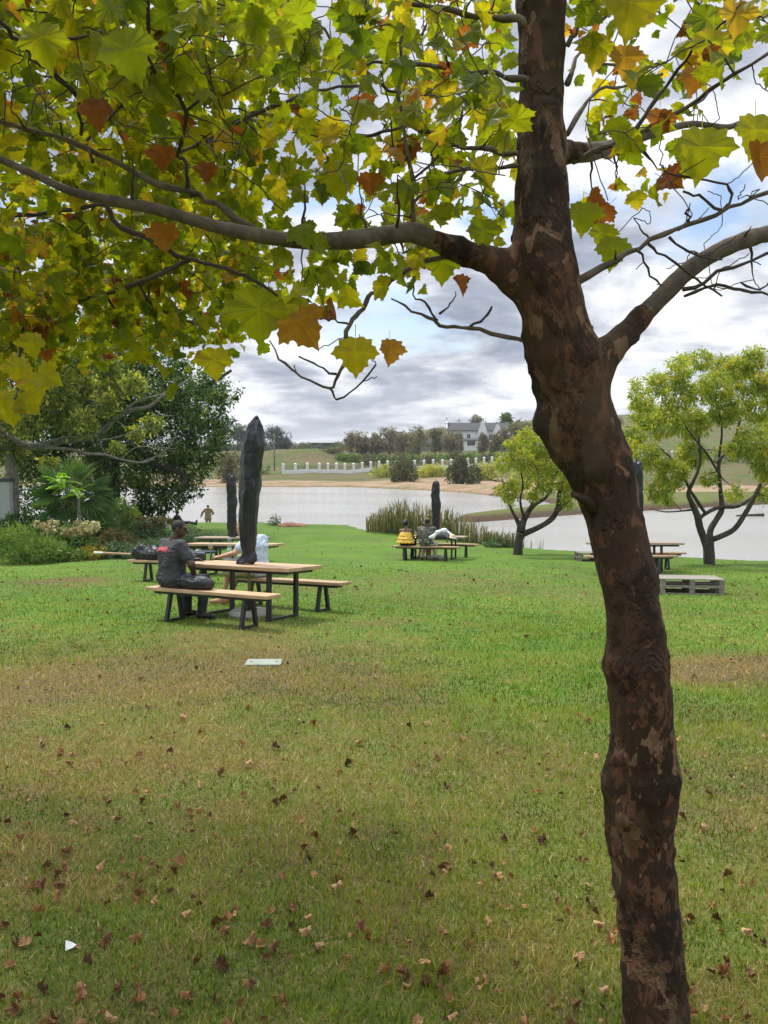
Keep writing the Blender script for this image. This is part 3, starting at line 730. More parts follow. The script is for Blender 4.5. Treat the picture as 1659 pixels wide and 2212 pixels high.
# single leaves that the photo shows apart from the rest
def one(X, Y, span, t, y=2.1, down=(0, 0, -1), n=(0, -1, .2)):
    p = at(X, Y, y); S = span * depth(p) / F / 1.15; ax = np.array(down, float); ax /= np.linalg.norm(ax)
    return p - ax * S * .85, ax, np.array(n, float), S, t
ones = [one(768, 768, 90, .66), one(842, 760, 62, .82, n=(.6, -1, .1)), one(652, 702, 110, .81, 2.2, (.5, 0, -.6)), one(560, 680, 130, .42, 2.2), one(995, 614, 50, .86, n=(1.2, -1, 0), down=(.5, 0, -.8)), one(465, 785, 75, .6, 2.6),
        one(25, 885, 75, .55, 2.3), one(78, 835, 70, .56, 2.35), one(105, 815, 65, .55, 2.25, (1, 0, -.6)), one(5, 870, 60, .58, 2.2), one(40, 800, 65, .50, 2.4), one(62, 872, 58, .56, 2.3, (.7, 0, -.8)),
        one(1515, 330, 120, .5, 2.1), one(1630, 290, 95, .55), one(1640, 350, 90, .84), one(1260, 470, 75, .38, 2.2), one(1425, 262, 60, .85), one(1540, 100, 90, .5), one(1500, 170, 60, .84), one(1322, 545, 75, .35, 2.2), one(1300, 510, 60, .45, 2.3),
        one(1045, 505, 70, .3), one(955, 575, 80, .42, 2.3), one(800, 400, 55, .85), one(730, 385, 85, .45), one(90, 90, 100, .45, 1.6, (.1, 0, -1)), (*one(280, 120, 115, .3, 1.6, (.3, .2, -1)),), one(210, 245, 70, .88, 1.8),
        one(355, 345, 62, .88, 2.), one(450, 375, 50, .93, 2.), one(360, 515, 70, .84, 2.1), one(1360, 20, 120, .62, 2.), one(1590, 40, 80, .76), one(1350, 130, 70, .8), one(1290, 105, 80, .5), one(70, 745, 60, .55, 2.6)]
sets.append(tuple(np.array(x) for x in zip(*[(a, b, c, d, e, e > .75) for a, b, c, d, e in ones])))
O, AX, NR, S, TN, IB = [np.concatenate([s[i] for s in sets]) for i in range(6)]
# no leaf buried in the trunk, none right in front of the lens
dT = np.min(np.linalg.norm(O[:, None] - Tp[None, ::1], axis=2), axis=1)
infront = np.array([(1100 < proj(p)[0] < 1260 and p[1] < 2.3 and proj(p)[1] > 30) for p in O])
keep = (dT > .10) & (O[:, 1] > -2.5) & ~(np.linalg.norm(O - CAM, axis=1) < .95) & ~infront
O, AX, NR, S, TN, IB = O[keep], AX[keep], NR[keep], S[keep], TN[keep], IB[keep]
kind = rng.integers(0, 3, len(O)); kind[IB.astype(bool) & (rng.random(len(O)) < .6)] = 3
mb = MB(); VE = []; VV = []
for k in range(4):
    s = kind == k
    v, f, tt = stamp(tmpl[k][0], tmpl[k][1], O[s] + inv, frames(AX[s], NR[s]), S[s], TN[s])
    # browning spreads from the edges of some leaves
    m = len(tmpl[k][0]); r = np.tile(np.linalg.norm(tmpl[k][0] - np.array([0, .75, 0]), axis=1), s.sum())
    e = np.repeat(rng.random(s.sum()) < .3, m) & (rng.random(len(tt)) < .55) & (r > .38)
    tt = np.where(e & (tt < .72), np.clip(tt + .26, 0, .85), tt)
    mb.add(v, f, tt); VE.append(np.tile(VEIN, s.sum()))
VV.append(1)
mk('crown', np.concatenate(mb.V), mb.F, M_PLEAF, tree, np.concatenate(mb.T), False, {'vein': np.concatenate(VE)})

# ---------------------------------------------------------------- fallen leaves
M_DRY = m_leaf('dry_leaf', [(0., (.045, .022, .011)), (.35, (.16, .075, .03)), (.7, (.33, .165, .07)), (1., (.54, .35, .18))], .12, .6, 1.2, True)
protos = []
for i in range(18):
    Tv, Tf = plane_leaf_T(.15 + .5 * rng.random(), .3 * rng.normal(), .4 * rng.random(), .12, .25)
    Tv = Tv * np.array([.85, 1, 1]); Tv = Tv - np.array([0, .75, 0])
    kr = rng.uniform(2.2, 4.6); ka = rng.uniform(0, 3.14); ca, sa = math.cos(ka), math.sin(ka); xr = Tv[:, 0] * ca + (Tv[:, 1]) * sa; yr = -Tv[:, 0] * sa + Tv[:, 1] * ca
    Tv = np.stack([np.sin(xr * kr) / kr, yr, Tv[:, 2] * .35 + (1 - np.cos(xr * kr)) / kr], 1)
    ry = rotm('Y', R(rng.uniform(-35, 35))) @ rotm('X', R(rng.uniform(-30, 30))); Tv = Tv @ ry.T
    if i % 3 == 2: Tv[:, 2] *= -1
    Tv[:, 2] *= 1.35; Tv[:, 2] -= np.quantile(Tv[:, 2], .10)
    tv = float(np.clip(.1 + .85 * rng.random(), 0, 1)) + .15 * rng.normal(size=len(Tv))
    protos.append((Tv, Tf, np.clip(tv, 0, 1)))
pme = []
spots = []
while len(spots) < 298:
    Y = 2212 + 60 - abs(rng.normal()) * 470 if rng.random() < .8 else rng.uniform(1380, 2000); X = rng.uniform(-30, 1690)
    if Y < 1370 or Y > 2270 or (X > 1500 and rng.random() < .4): continue
    if X > 750 and rng.random() < .3: continue
    spots.append((X, Y))
for i, (X, Y) in enumerate(spots):
    p = G(X, Y)
    if i < 18:
        o = mk('fallen_leaf', protos[i][0], protos[i][1], M_DRY, None, protos[i][2]); pme.append(o)
    else:
        o = pme[i % 18].copy(); col.objects.link(o)
    s = rng.uniform(.026, .053) * (1.15 if Y < 1700 else 1.)
    o.location = p + np.array([0, 0, .008]); o.rotation_euler = (rng.uniform(-.3, .3), rng.uniform(-.3, .3), rng.uniform(0, 6.28)); o.scale = (s, s, s)
    tag(o, 'curled dry brown leaf lying on the lawn', 'leaf', 'fallen leaves scattered over the lawn')
# litter beyond counting farther off
n = 1100; gy = np.exp(rng.uniform(np.log(2.2), np.log(42), n)); gx = rng.uniform(-1, 1, n) * .52 * gy; k = gy < crest(gx) - .6; gx, gy = gx[k], gy[k]
O = np.stack([gx, gy, height(gx, gy) + .02], 1); n = len(O)
v, f, tt = stamp(protos[1][0], protos[1][1], O, frames(unit(n) * np.array([1, 1, .3]), np.array([0, 0, 1.]) + .5 * unit(n)), rng.uniform(.012, .03, n) * np.clip(gy / 6, 1, 2.4), rng.uniform(.0, 1, n))
tag(mk('leaf_litter', v, f, M_DRY, None, tt), 'small dry leaf crumbs strewn all over the lawn', 'leaves', kind='stuff')
# ================================================================ tables, benches, parasols, pallets
M_PINE = m_wood('pine', (.36, .225, .12), (.60, .43, .27))
M_PINE2 = m_wood('weathered_pine', (.26, .20, .14), (.50, .41, .31))
M_PALLET = m_wood('pallet_wood', (.16, .14, .12), (.36, .33, .29), 4.)
M_STEEL = m_plain('black_steel', (.018, .019, .021), .45, .3, 20, .05)
M_COVER = None
def m_cover():
    t = NT('black_cover'); v = t.pos((1, 1, .35)); n = t.noise(v, 9, 5, .6, 1.2)
    return t.fin(t.pr(t.ramp(n, [(.3, (.012, .013, .017)), (.7, (.024, .026, .033))]), .36, t.bump(n, .25, .02), **{'Specular IOR Level': .5}))
M_COVER = m_cover()
M_CONC = m_plain('concrete', (.38, .36, .32), .9, .25, 25, .4)
def make_table(M, label, L=2.0, Wd=.80, H=.75, mat=None):
    r = empty('picnic_table', M=M); tag(r, label, 'table', 'picnic tables on the lawn')
    mb = MB(); nb = 5; w = Wd / nb
    for i in range(nb):
        mb.box((0, -Wd / 2 + w * (i + .5), H - .0275), (L, w - .003, .055), None, .006, rng.random())
    mb.build('tabletop', mat or M_PINE, r)
    fr = MB(); zz = H - .055 - .022
    for s in (-1, 1):
        fr.box((0, s * (Wd / 2 - .10), zz), (L - .22, .04, .042)); fr.box((s * (L / 2 - .13), 0, zz), (.04, Wd - .242, .04))
    fr.build('frame', M_STEEL, r)
    for sx in (-1, 1):
        for sy in (-1, 1):
            lg = MB(); lg.bar((sx * .60, sy * .31, .0), (sx * .60, sy * .31, zz - .022), .05, .07, (0, 1, 0)); lg.build('leg', M_STEEL, r)
        ft = MB(); ft.bar((sx * .60, -.275, .022), (sx * .60, .275, .022), .05, .03); ft.build('foot_rail', M_STEEL, r)
        cr = MB(); cr.bar((sx * .60, -.27, zz), (sx * .60, .27, zz), .05, .036); cr.build('crossbar', M_STEEL, r)
    return r
def make_bench(M, label, L=2.15, Wd=.30, H=.46, mat=None):
    r = empty('bench', M=M); tag(r, label, 'bench', 'backless benches beside the picnic tables')
    mb = MB()
    for i in range(2): mb.box((0, (i - .5) * Wd / 2, H - .025), (L, Wd / 2 - .003, .05), None, .006, rng.random())
    mb.build('seat', mat or M_PINE, r)
    fr = MB(); zz = H - .05 - .02
    for s in (-1, 1):
        fr.box((0, s * (Wd / 2 - .07), zz), (L - .24, .035, .038)); fr.box((s * (L / 2 - .14), 0, zz), (.035, Wd - .18, .036))
    fr.build('frame', M_STEEL, r)
    for sx in (-1, 1):
        for sy in (-1, 1):
            lg = MB(); lg.bar((sx * .66, sy * .15, 0.), (sx * .66, sy * .075, zz - .02), .05, .055, (0, 1, 0)); lg.build('leg', M_STEEL, r)
        ft = MB(); ft.bar((sx * .66, -.12, .02), (sx * .66, .12, .02), .045, .03); ft.build('foot_rail', M_STEEL, r)
    return r
def yaw_of(pl, pr):
    a, b = G(*pl), G(*pr); return math.atan2(b[1] - a[1], b[0] - a[0]), (a + b) / 2, np.linalg.norm(b - a)
# first set ------------------------------------------------------------
YA, cN, _d = yaw_of((374, 1340), (541, 1357.7))
MA_near = ground_M(cN, YA); MA_table = ground_M(G(539, 1330), YA)
cr_ = G(697, 1320); uA = np.array([math.cos(YA), math.sin(YA)])
cf = np.array([cr_[0] - .66 * uA[0], cr_[1] - .66 * uA[1], 0]); cf[2] = hz(cf[0], cf[1]); MA_far = ground_M(cf, YA)
print('set A', YA, _d, cN, MA_table.translation, cf)
make_bench(MA_near, 'pine bench on black legs under the man in the dark grey t-shirt')
make_table(MA_table, 'pine picnic table holding the water bottle, wine glass and menu folder')
make_bench(MA_far, 'pine bench under the bald man in khaki shorts')
# second set
Y2, c2, _ = yaw_of((308.5, 1258.5), (448, 1255)); Y2 = YA * .5
M2_near = ground_M(c2, Y2); make_bench(M2_near, 'pine bench with the covered parasol lying along it', L=2.2)
M2_table = ground_M(Gy(505, 18.1), YA * .45); make_table(M2_table, 'bare picnic table behind the one with the wine glass', L=2.25)
M2b = ground_M(Gy(503, 24.3), YA * .5); make_table(M2b, 'picnic table pierced by the second tallest covered parasol, behind the bald man', L=2.3, mat=M_PINE2)
# the set by the reeds
YG, cG, _ = yaw_of((881.8, 1211.3), (955.6, 1213.3)); YG = R(-17)
MG_near = ground_M(Gy(918.7, 24.3), YG); MG_table = ground_M(Gy(941, 25.1), YG); MG_far = ground_M(Gy(965, 25.9), YG)
make_bench(MG_near, 'bench carrying the woman in yellow and the man in camouflage')
make_table(MG_table, 'picnic table by the reeds with a white bundle on top', mat=M_PINE2)
make_bench(MG_far, 'bench on the reed side of the table with the white bundle')
# the set behind the plane trunk
MF_table = ground_M(Gy(1370, 19.7), R(-3)); make_table(MF_table, 'picnic table half hidden by the plane trunk, near the pallets', L=2.3, mat=M_PINE2)
MF_near = ground_M(Gy(1362, 18.9), R(-3)); make_bench(MF_near, 'bench on the pallet side of the table behind the plane trunk', L=2.25)
MF_far = ground_M(Gy(1387, 20.5), R(-3)); make_bench(MF_far, 'bench on the water side of the table behind the plane trunk', L=2.25)

# covered parasols -------------------------------------------------------
def cover_mesh(H, r, seed, lean=0., straight=False):
    """a closed parasol in its plastic cover: flat creased panels, gathered to a point at the top and bunched at the foot"""
    n, m = 96, 190; a = np.linspace(0, 2 * np.pi, n, endpoint=False); V = []
    g_ = np.random.default_rng(seed); K = 7; th0 = np.sort(g_.uniform(0, 1, K)) * .5 * 2 * np.pi / K + np.arange(K) * 2 * np.pi / K
    for k in range(m + 1):
        u = k / m; z = u * H
        rr = r * np.interp(u, [0, .02, .07, .14, .3, .5, .65, .80, .89, .95, .985, 1.], [.86, .92, .62, .70, .86, .95, .98, 1.0, .92, .66, .34, .06])
        if straight: rr = r * np.interp(u, [0, .02, .07, .14, .3, .5, .8, .93, .975, 1.], [.95, 1., .88, .90, .96, 1., 1., .97, .80, .15])
        w1 = np.array([vn(np.array([[u * 5.5, q * 3.1, seed]]), 2)[0] for q in range(K)]) - .5
        w2 = np.array([vn(np.array([[u * 15, q * 5.3, seed]]), 6)[0] for q in range(K)]) - .5
        th = th0 + w1 * .9 + w2 * .25; d = .90 + .26 * w1[::-1] + .12 * w2[::-1]
        ca = np.cos(a[:, None] - th[None]); rd = np.min(np.where(ca > .12, d[None] / np.maximum(ca, .12), 9.), 1)
        gather = np.clip((u - .84) / .08, 0, 1) * .24 + np.clip((.12 - u) / .08, 0, 1) * .20
        rd = np.minimum(rd, 1.22) * (1 - gather * np.abs(np.sin(a * 4 + seed + 6 * u)) ** .7)
        P = np.stack([np.cos(a) * 2, np.sin(a) * 2, np.full(n, z * 5)], 1); rid = np.abs(fbm(P * 1.2, seed + 9, 2) - .5)
        rd = rr * rd * (1 - .07 * np.exp(-rid * 30))
        off = lean * u * u * H + .014 * math.sin(u * 3 + seed) - .06 * np.clip((.05 - u) / .05, 0, 1) * (lean > 0)
        V.append(np.stack([np.cos(a) * rd + off, np.sin(a) * rd * .92, np.full(n, z) + (.035 * np.sin(2 * a + seed) * (u < .10)) + .03 * np.sin(3 * a + seed) * (u > .93)], 1))
    V = np.concatenate(V)
    i = np.arange(m)[:, None] * n; j = np.arange(n)[None]; j2 = (j + 1) % n
    q = np.stack([i + j, i + j2, i + n + j2, i + n + j], -1).reshape(-1, 4)
    return V, [q]
def lean_off(lean, u, H): return lean * u * u * H
def parasol(Mt, top, H, r, seed, label, lean=0., base=True, z0=.752, pole_to=0.):
    """stands through the middle of a table; Mt is the table's matrix"""
    p = Mt @ Vector((0, 0, z0)); g = Mt @ Vector((0, 0, 0))
    rt = empty('covered_parasol', (g.x, g.y, hz(g.x, g.y))); tag(rt, label, 'parasol', 'closed parasols in black covers')
    dz = p.z - rt.location.z
    V, f = cover_mesh(H, r, seed, lean, lean == 0); V[:, 2] += dz + .012
    mk('cover', V, f, M_COVER, rt, None, True)
    seam = MB(); s = []
    n = 96
    for k in range(16, 170): s.append(V[k * n + 74] * np.array([1.0, 1.0, 1]) + np.array([0, -.004, 0]))
    seam.tube(np.array(s), .005, 5); seam.build('seam', m_seam, rt, True)
    pl = MB(); pl.tube([(0, 0, .04), (0, 0, dz + .3)], .021, 12); pl.build('pole', M_PINE, rt, True)
    if base:
        b = MB(); b.lathe([(0, .0), (.27, 0), (.30, .02), (.30, .05), (.26, .085), (.06, .095), (0, .095)], 36); b.build('base', M_CONC, rt, True)
        c = MB(); c.lathe([(.034, .09), (.036, .22), (.028, .24), (.0225, .24)], 16); c.box((0, .0, .1), (.22, .05, .012)); c.box((0, 0, .1), (.05, .22, .0125)); c.build('socket', M_STEEL, rt)
    return rt
m_seam = m_plain('seam_tape', (.035, .037, .042), .5)
parasol(MA_table, None, 2.10, .17, 3, 'tallest black covered parasol, leaning above the table with the water bottle', lean=.07)
parasol(M2b, None, 1.98, .165, 8, 'black covered parasol standing on the bare grey table farther down the lawn', lean=0.)
parasol(MG_table, None, 1.78, .15, 14, 'black covered parasol rising behind the man in camouflage', lean=0.)
parasol(MF_table, None, 2.10, .185, 22, 'black covered parasol mostly hidden behind the plane trunk', lean=.0)
# the parasol lying on the bench
r = empty('lying_parasol', M=M2_near @ Matrix.Translation((-.55, .02, .462))); tag(r, 'parasol lying on a bench, its wooden pole sticking out of a crumpled black cover', 'parasol')
pp = MB(); pp.tube([(-1.32, .10, .12), (.3, .02, .09)], .024, 12); pp.build('pole', M_PINE, r, True)
pt = MB(); pt.tube([(-1.55, .111, .1255), (-1.30, .099, .1195)], .0265, 12); pt.build('ferrule', m_plain('white_ferrule', (.75, .73, .68), .5), r, True)
def crumple(P): return -(fbm(P * 9, 2, 3) - .5) * .10 - (np.abs(fbm(P * 16, 5, 2) - .5)) * .05
V, q = sdf_mesh([('c', (-.42, 0, .12), (.0, 0, .13), .10, .14), ('c', (.0, 0, .13), (1.1, -.02, .11), .14, .12), ('e', (-.30, 0, .2), (.14, .12, .12), None)], .014, .08, crumple)
mk('cover', V, [q], M_COVER, r, None, True)

# pallets ---------------------------------------------------------------
def make_pallet(M, label, L=1.12, D=1.0):
    r = empty('pallet', M=M); tag(r, label, 'pallet', 'grey pallets stacked as seats')
    n = 8; w = D / n; d = MB()
    for i in range(n): d.box((0, -D / 2 + w * (i + .5), .132), (L, w - .018, .020), None, .002, rng.random())
    d.build('deck', M_PALLET, r)
    s = MB()
    for x in (-1, 0, 1): s.box((x * (L / 2 - .05), 0, .1115), (.09, D, .020), None, .002, rng.random())
    s.build('stringer', M_PALLET, r)
    b = MB()
    for x in (-1, 0, 1):
        for y in (-1, 0, 1): b.box((x * (L / 2 - .05), y * (D / 2 - .06), .061), (.088, .10, .080), None, .003, rng.random())
    b.build('blocks', M_PALLET, r)
    k = MB()
    for y in (-1, 0, 1): k.box((0, y * (D / 2 - .05), .0105), (L, .09, .020), None, .002, rng.random())
    k.build('runner', M_PALLET, r)
    return r
pc = G(1500, 1284); pc = np.array([pc[0] + .06, pc[1] + .46, 0]); pc[2] = hz(pc[0], pc[1]); yp = R(-13)
MP = ground_M(pc, yp)
make_pallet(MP, 'bottom pallet of the two-high grey stack beyond the plane trunk')
make_pallet(MP @ Matrix.Translation((0.01, .01, .143)), 'top pallet of the two-high grey stack beyond the plane trunk')
MP2 = MP @ Matrix.Translation((-.93, .03, 0.))
make_pallet(MP2, 'bottom pallet of the stack cut off by the plane trunk', L=.68)
make_pallet(MP2 @ Matrix.Translation((-.01, .02, .143)), 'top pallet of the stack cut off by the plane trunk', L=.68)
p3 = Gy(1284, 24.2); MP3 = ground_M(p3, R(-6)); make_pallet(MP3, 'bottom pallet of the small stack at the water behind the bench')
make_pallet(MP3 @ Matrix.Translation((0, 0, .143)), 'top pallet of the small stack at the water behind the bench')

# things on the tables -----------------------------------------------------
M_GLASS = None
t = NT('clear_glass'); M_GLASS = t.fin(t.n('MixShader', {0: .16, 1: t.n('BsdfTransparent', {'Color': (.93, .96, .96, 1)}).outputs[0], 2: t.n('BsdfGlossy', {'Color': (1, 1, 1, 1), 'Roughness': .05}).outputs[0]}).outputs[0])
t = NT('rose_wine'); M_WINE = t.fin(t.n('MixShader', {0: .5, 1: t.n('BsdfTransparent', {'Color': (.95, .62, .42, 1)}).outputs[0], 2: t.pr((.75, .42, .26), .2)}).outputs[0])
t = NT('white_wine'); M_WWINE = t.fin(t.n('MixShader', {0: .5, 1: t.n('BsdfTransparent', {'Color': (.95, .88, .5, 1)}).outputs[0], 2: t.pr((.8, .68, .25), .2)}).outputs[0])
M_WHITE = m_plain('white_china', (.78, .78, .76), .35, .05, 8, 0)
def on_table(Mt, x, y, z=.752): return Mt @ Matrix.Translation((x, y, z))
def local_of(Mt, X, Y, z=.752):
    """table coordinates of the tabletop point seen at (X, Y)"""
    i = Mt.inverted(); a = i @ Vector(CAM); b = i @ Vector(CAM + ray(X, Y)); d = b - a; k = (z - a.z) / d.z; p = a + d * k; return p.x, p.y
def wine_glass(M, label, wine):
    r = empty('wine_glass', M=M); tag(r, label, 'glass')
    b = MB(); b.lathe([(0, .001), (.036, .001), (.034, .005), (.006, .010), (.0045, .03), (.0045, .085), (.012, .095)], 20); b.build('stem', M_GLASS, r, True)
    b = MB(); b.lathe([(.006, .092), (.028, .105), (.041, .13), (.043, .155), (.036, .20), (.031, .215)], 24); b.build('bowl', M_GLASS, r, True)
    b = MB(); b.lathe([(0, .094), (.006, .0945), (.026, .106), (.037, .126), (.0385, .136), (0, .1361)], 24); b.build('wine', wine, r, True)
wine_glass(on_table(MA_table, *local_of(MA_table, 455, 1199.5)), 'wine glass of rose beside the menu folder', M_WINE)
wine_glass(on_table(MG_table, *local_of(MG_table, 897.5, 1161)), 'wine glass of white wine between the woman in yellow and the man in camouflage', M_WWINE)
r = empty('water_bottle', M=on_table(MA_table, *local_of(MA_table, 495.5, 1198))); tag(r, 'clear water bottle with a grey cap, half full', 'bottle')
b = MB(); b.lathe([(0, .001), (.038, .001), (.04, .01), (.04, .20), (.034, .225), (.033, .235)], 24); b.build('body', M_GLASS, r, True)
b = MB(); b.lathe([(0, .004), (.036, .004), (.037, .12), (0, .1201)], 24)
t = NT('bottle_water'); b.build('water', t.fin(t.n('MixShader', {0: .45, 1: t.n('BsdfTransparent', {'Color': (.9, .94, .94, 1)}).outputs[0], 2: t.pr((.72, .76, .76), .25)}).outputs[0]), r, True)
b = MB(); b.lathe([(.037, .222), (.037, .272), (.034, .28), (0, .28)], 24); b.build('cap', m_plain('grey_cap', (.19, .21, .22), .5), r, True)
x, y = local_of(MA_table, 438, 1195)
r = empty('menu_folder', M=on_table(MA_table, x, y + .05) @ Matrix.Rotation(R(-8), 4, 'Z')); tag(r, 'dark blue menu folder with white pages lying on the tabletop', 'folder')
b = MB(); b.box((0, 0, .004), (.40, .30, .006), None, .002); b.box((0, 0, .034), (.40, .30, .006), None, .002); b.box((.197, 0, .019), (.006, .30, .024), None, .002); b.build('binding', m_plain('navy_cover', (.022, .028, .06), .5), r)
b = MB(); b.box((-.005, 0, .019), (.375, .285, .0235), None, .002); b.build('pages', m_plain('paper', (.62, .66, .78), .8, .05), r)
x, y = local_of(MA_table, 511, 1201)
r = empty('plate', M=on_table(MA_table, x, y)); tag(r, 'small white plate in front of the parasol cover', 'plate')
b = MB(); b.lathe([(0, .002), (.05, .002), (.085, .014), (.087, .017), (.05, .007), (0, .006)], 28); b.build('dish', M_WHITE, r, True)
x, y = local_of(MA_table, 513, 1191)
r = empty('tumbler', M=on_table(MA_table, x, y)); tag(r, 'empty glass tumbler behind the small plate', 'glass')
b = MB(); b.lathe([(0, .004), (.03, .003), (.033, .01), (.037, .09), (.035, .09), (.031, .012), (0, .011)], 20); b.build('wall', M_GLASS, r, True)
x, y = local_of(MA_table, 392, 1194)
r = empty('napkin', M=on_table(MA_table, x, y)); tag(r, 'white folded napkin beside the arm of the man in grey', 'napkin')
b = MB(); b.box((0, 0, .004), (.16, .12, .006), None, .002); b.box((.02, .01, .0095), (.11, .09, .005), rotm('Z', .3), .002); b.build('cloth', M_WHITE, r)
x, y = local_of(MA_table, 415, 1203)
r = empty('phone', M=on_table(MA_table, x, y) @ Matrix.Rotation(.4, 4, 'Z')); tag(r, 'dark flat phone at the table edge beside the arm', 'phone')
b = MB(); b.box((0, 0, .005), (.15, .072, .008), None, .003); b.build('case', m_plain('phone_black', (.015, .015, .017), .25, .1), r)

# bags -----------------------------------------------------------------------
M_BAG = m_plain('black_leatherette', (.022, .023, .028), .5, .35, 12, .4, .006)
def soft(sc_, amp, seed): return lambda P: -(fbm(P * sc_, seed, 3) - .5) * amp
r = empty('black_bag', M=MA_near @ Matrix.Translation((-.25, -.01, .462))); tag(r, 'slouching black bag on the bench next to the man in grey', 'bag')
V, q = sdf_mesh([('c', (-.30, -.02, .085), (.20, -.02, .08), .085, .078), ('c', (-.3, .05, .07), (.20, .05, .065), .075, .065), ('e', (-.05, 0, .09), (.3, .13, .085), None)], .012, .06, soft(11, .05, 4), [lambda P: -P[:, 2] + .003])
mk('body', V, [q], M_BAG, r, None, True)
b = MB(); b.tube(catmull([(-.28, -.13, .11), (-.1, -.145, .135), (.08, -.14, .11), (.2, -.12, .13)], 5), .009, 6); b.build('zip', m_plain('zip_black', (.05, .05, .055), .35), r, True)
b = MB(); b.tube(catmull([(-.33, .0, .1), (-.36, -.06, .03), (-.30, -.10, .012), (-.2, -.12, .02)], 5), .012, 6); b.build('strap', M_BAG, r, True)
x, y = local_of(MG_table, 958, 1163)
Mb = on_table(MG_table, x - .05, y + .08)
r = empty('dark_backpack', M=Mb); tag(r, 'dark grey bag slumped beneath the white cloth', 'bag')
V, q = sdf_mesh([('e', (0, 0, .09), (.22, .17, .12), None), ('c', (.1, -.12, .06), (.2, -.16, .05), .05, .04)], .015, .06, soft(9, .05, 9), [lambda P: -P[:, 2] + .003])
mk('body', V, [q], m_plain('charcoal_cloth', (.06, .058, .06), .8), r, None, True)
b = MB(); b.tube(catmull([(.12, -.17, .1), (.2, -.24, .03), (.22, -.3, -.09), (.2, -.29, -.12)], 4), .014, 6); b.build('strap', M_BAG, r, True)
r = empty('white_jacket', M=Mb); tag(r, 'white cloth jacket draped over the dark bag', 'jacket')
V, q = sdf_mesh([('c', (-.28, -.12, .03), (-.14, -.04, .16), .05, .07), ('c', (-.14, -.04, .17), (.06, .04, .22), .075, .075), ('c', (.06, .06, .21), (.22, .06, .12), .07, .06), ('c', (-.36, -.2, .018), (-.28, -.12, .03), .03, .05)], .013, .06, soft(10, .07, 13))
mk('cloth', V, [q], m_plain('white_cotton', (.72, .73, .75), .85, .08, 14, .3), r, None, True)
r = empty('straw_hat', M=Mb @ Matrix.Translation((.29, .02, .0)) @ Matrix.Rotation(R(12), 4, 'Y')); tag(r, 'cream sun hat resting beside the white jacket', 'hat')
b = MB(); b.lathe([(.19, .012), (.195, .018), (.11, .03), (.095, .07), (.08, .115), (.04, .13), (0, .132)], 30); b.build('crown', m_plain('cream_straw', (.62, .52, .36), .85, .2, 40, .4), r, True)

# small things on the grass --------------------------------------------------
p = G(570, 1433); M_ = ground_M(p, R(3))
r = empty('drain_cover', M=M_); tag(r, 'pale flat drain cover set in the lawn', 'drain cover')
b = MB(); b.box((0, 0, .008), (.36, .27, .022), None, .006); b.build('lid', m_plain('pale_cover', (.24, .275, .22), .7, .15, 14, .2), r)
b = MB()
for s in (-1, 1): b.box((s * .13, 0, .0205), (.03, .014, .006), None, .001)
b.build('lift_slot', m_plain('slot', (.08, .08, .07), .8), r)
p = G(150, 2052)
o = mk('paper_scrap', np.array([(-.022, -.012, 0), (.0, -.02, .012), (.024, -.006, .006), (.016, .02, .0), (-.01, .018, .016)]) + 0., [[[0, 1, 4]], [[1, 3, 4]], [[1, 2, 3]]], m_plain('scrap', (.78, .77, .76), .7, .05)); o.location = p + np.array([0, 0, .012]); o.rotation_euler = (.3, .2, .9)
tag(o, 'tiny scrap of white paper on the lawn', 'paper scrap')
# ================================================================ people
def A3(*v): return np.array(v, float)
def hand_prims(wr, d, nrm, side, curl=.5, s=1.):
    """palm and five fingers; d points along the hand, nrm out of the palm, side=+1 puts the thumb on +cross(d, nrm)"""
    d = A3(*d) / np.linalg.norm(d); nrm = A3(*nrm) - d * np.dot(nrm, d); nrm /= np.linalg.norm(nrm); x = np.cross(d, nrm) * side; P = []
    for o in (-.026, -.009, .009, .026):
        P.append(('c', wr + x * o * .7 * s, wr + (d * .085 + x * o) * s, .014 * s, .013 * s, .012))
    for o, L in ((.030, .066), (.011, .078), (-.010, .073), (-.029, .055)):
        k = wr + (d * .088 + x * o) * s; d2 = d * math.cos(curl) + nrm * math.sin(curl); d3 = d * math.cos(curl * 2.1) + nrm * math.sin(curl * 2.1)
        m = k + d2 * L * .5 * s; P += [('c', k, m, .0105 * s, .0095 * s, .008), ('c', m, m + d3 * L * .5 * s, .0095 * s, .008 * s, .006)]
    t0 = wr + (d * .025 + x * .03) * s; t1 = t0 + (d * .03 + x * .028 + nrm * .014) * s; t2 = t1 + (d * .032 + x * .004 + nrm * .012) * s
    P += [('c', t0, t1, .015 * s, .0125 * s, .012), ('c', t1, t2, .012 * s, .0095 * s, .008)]
    return P
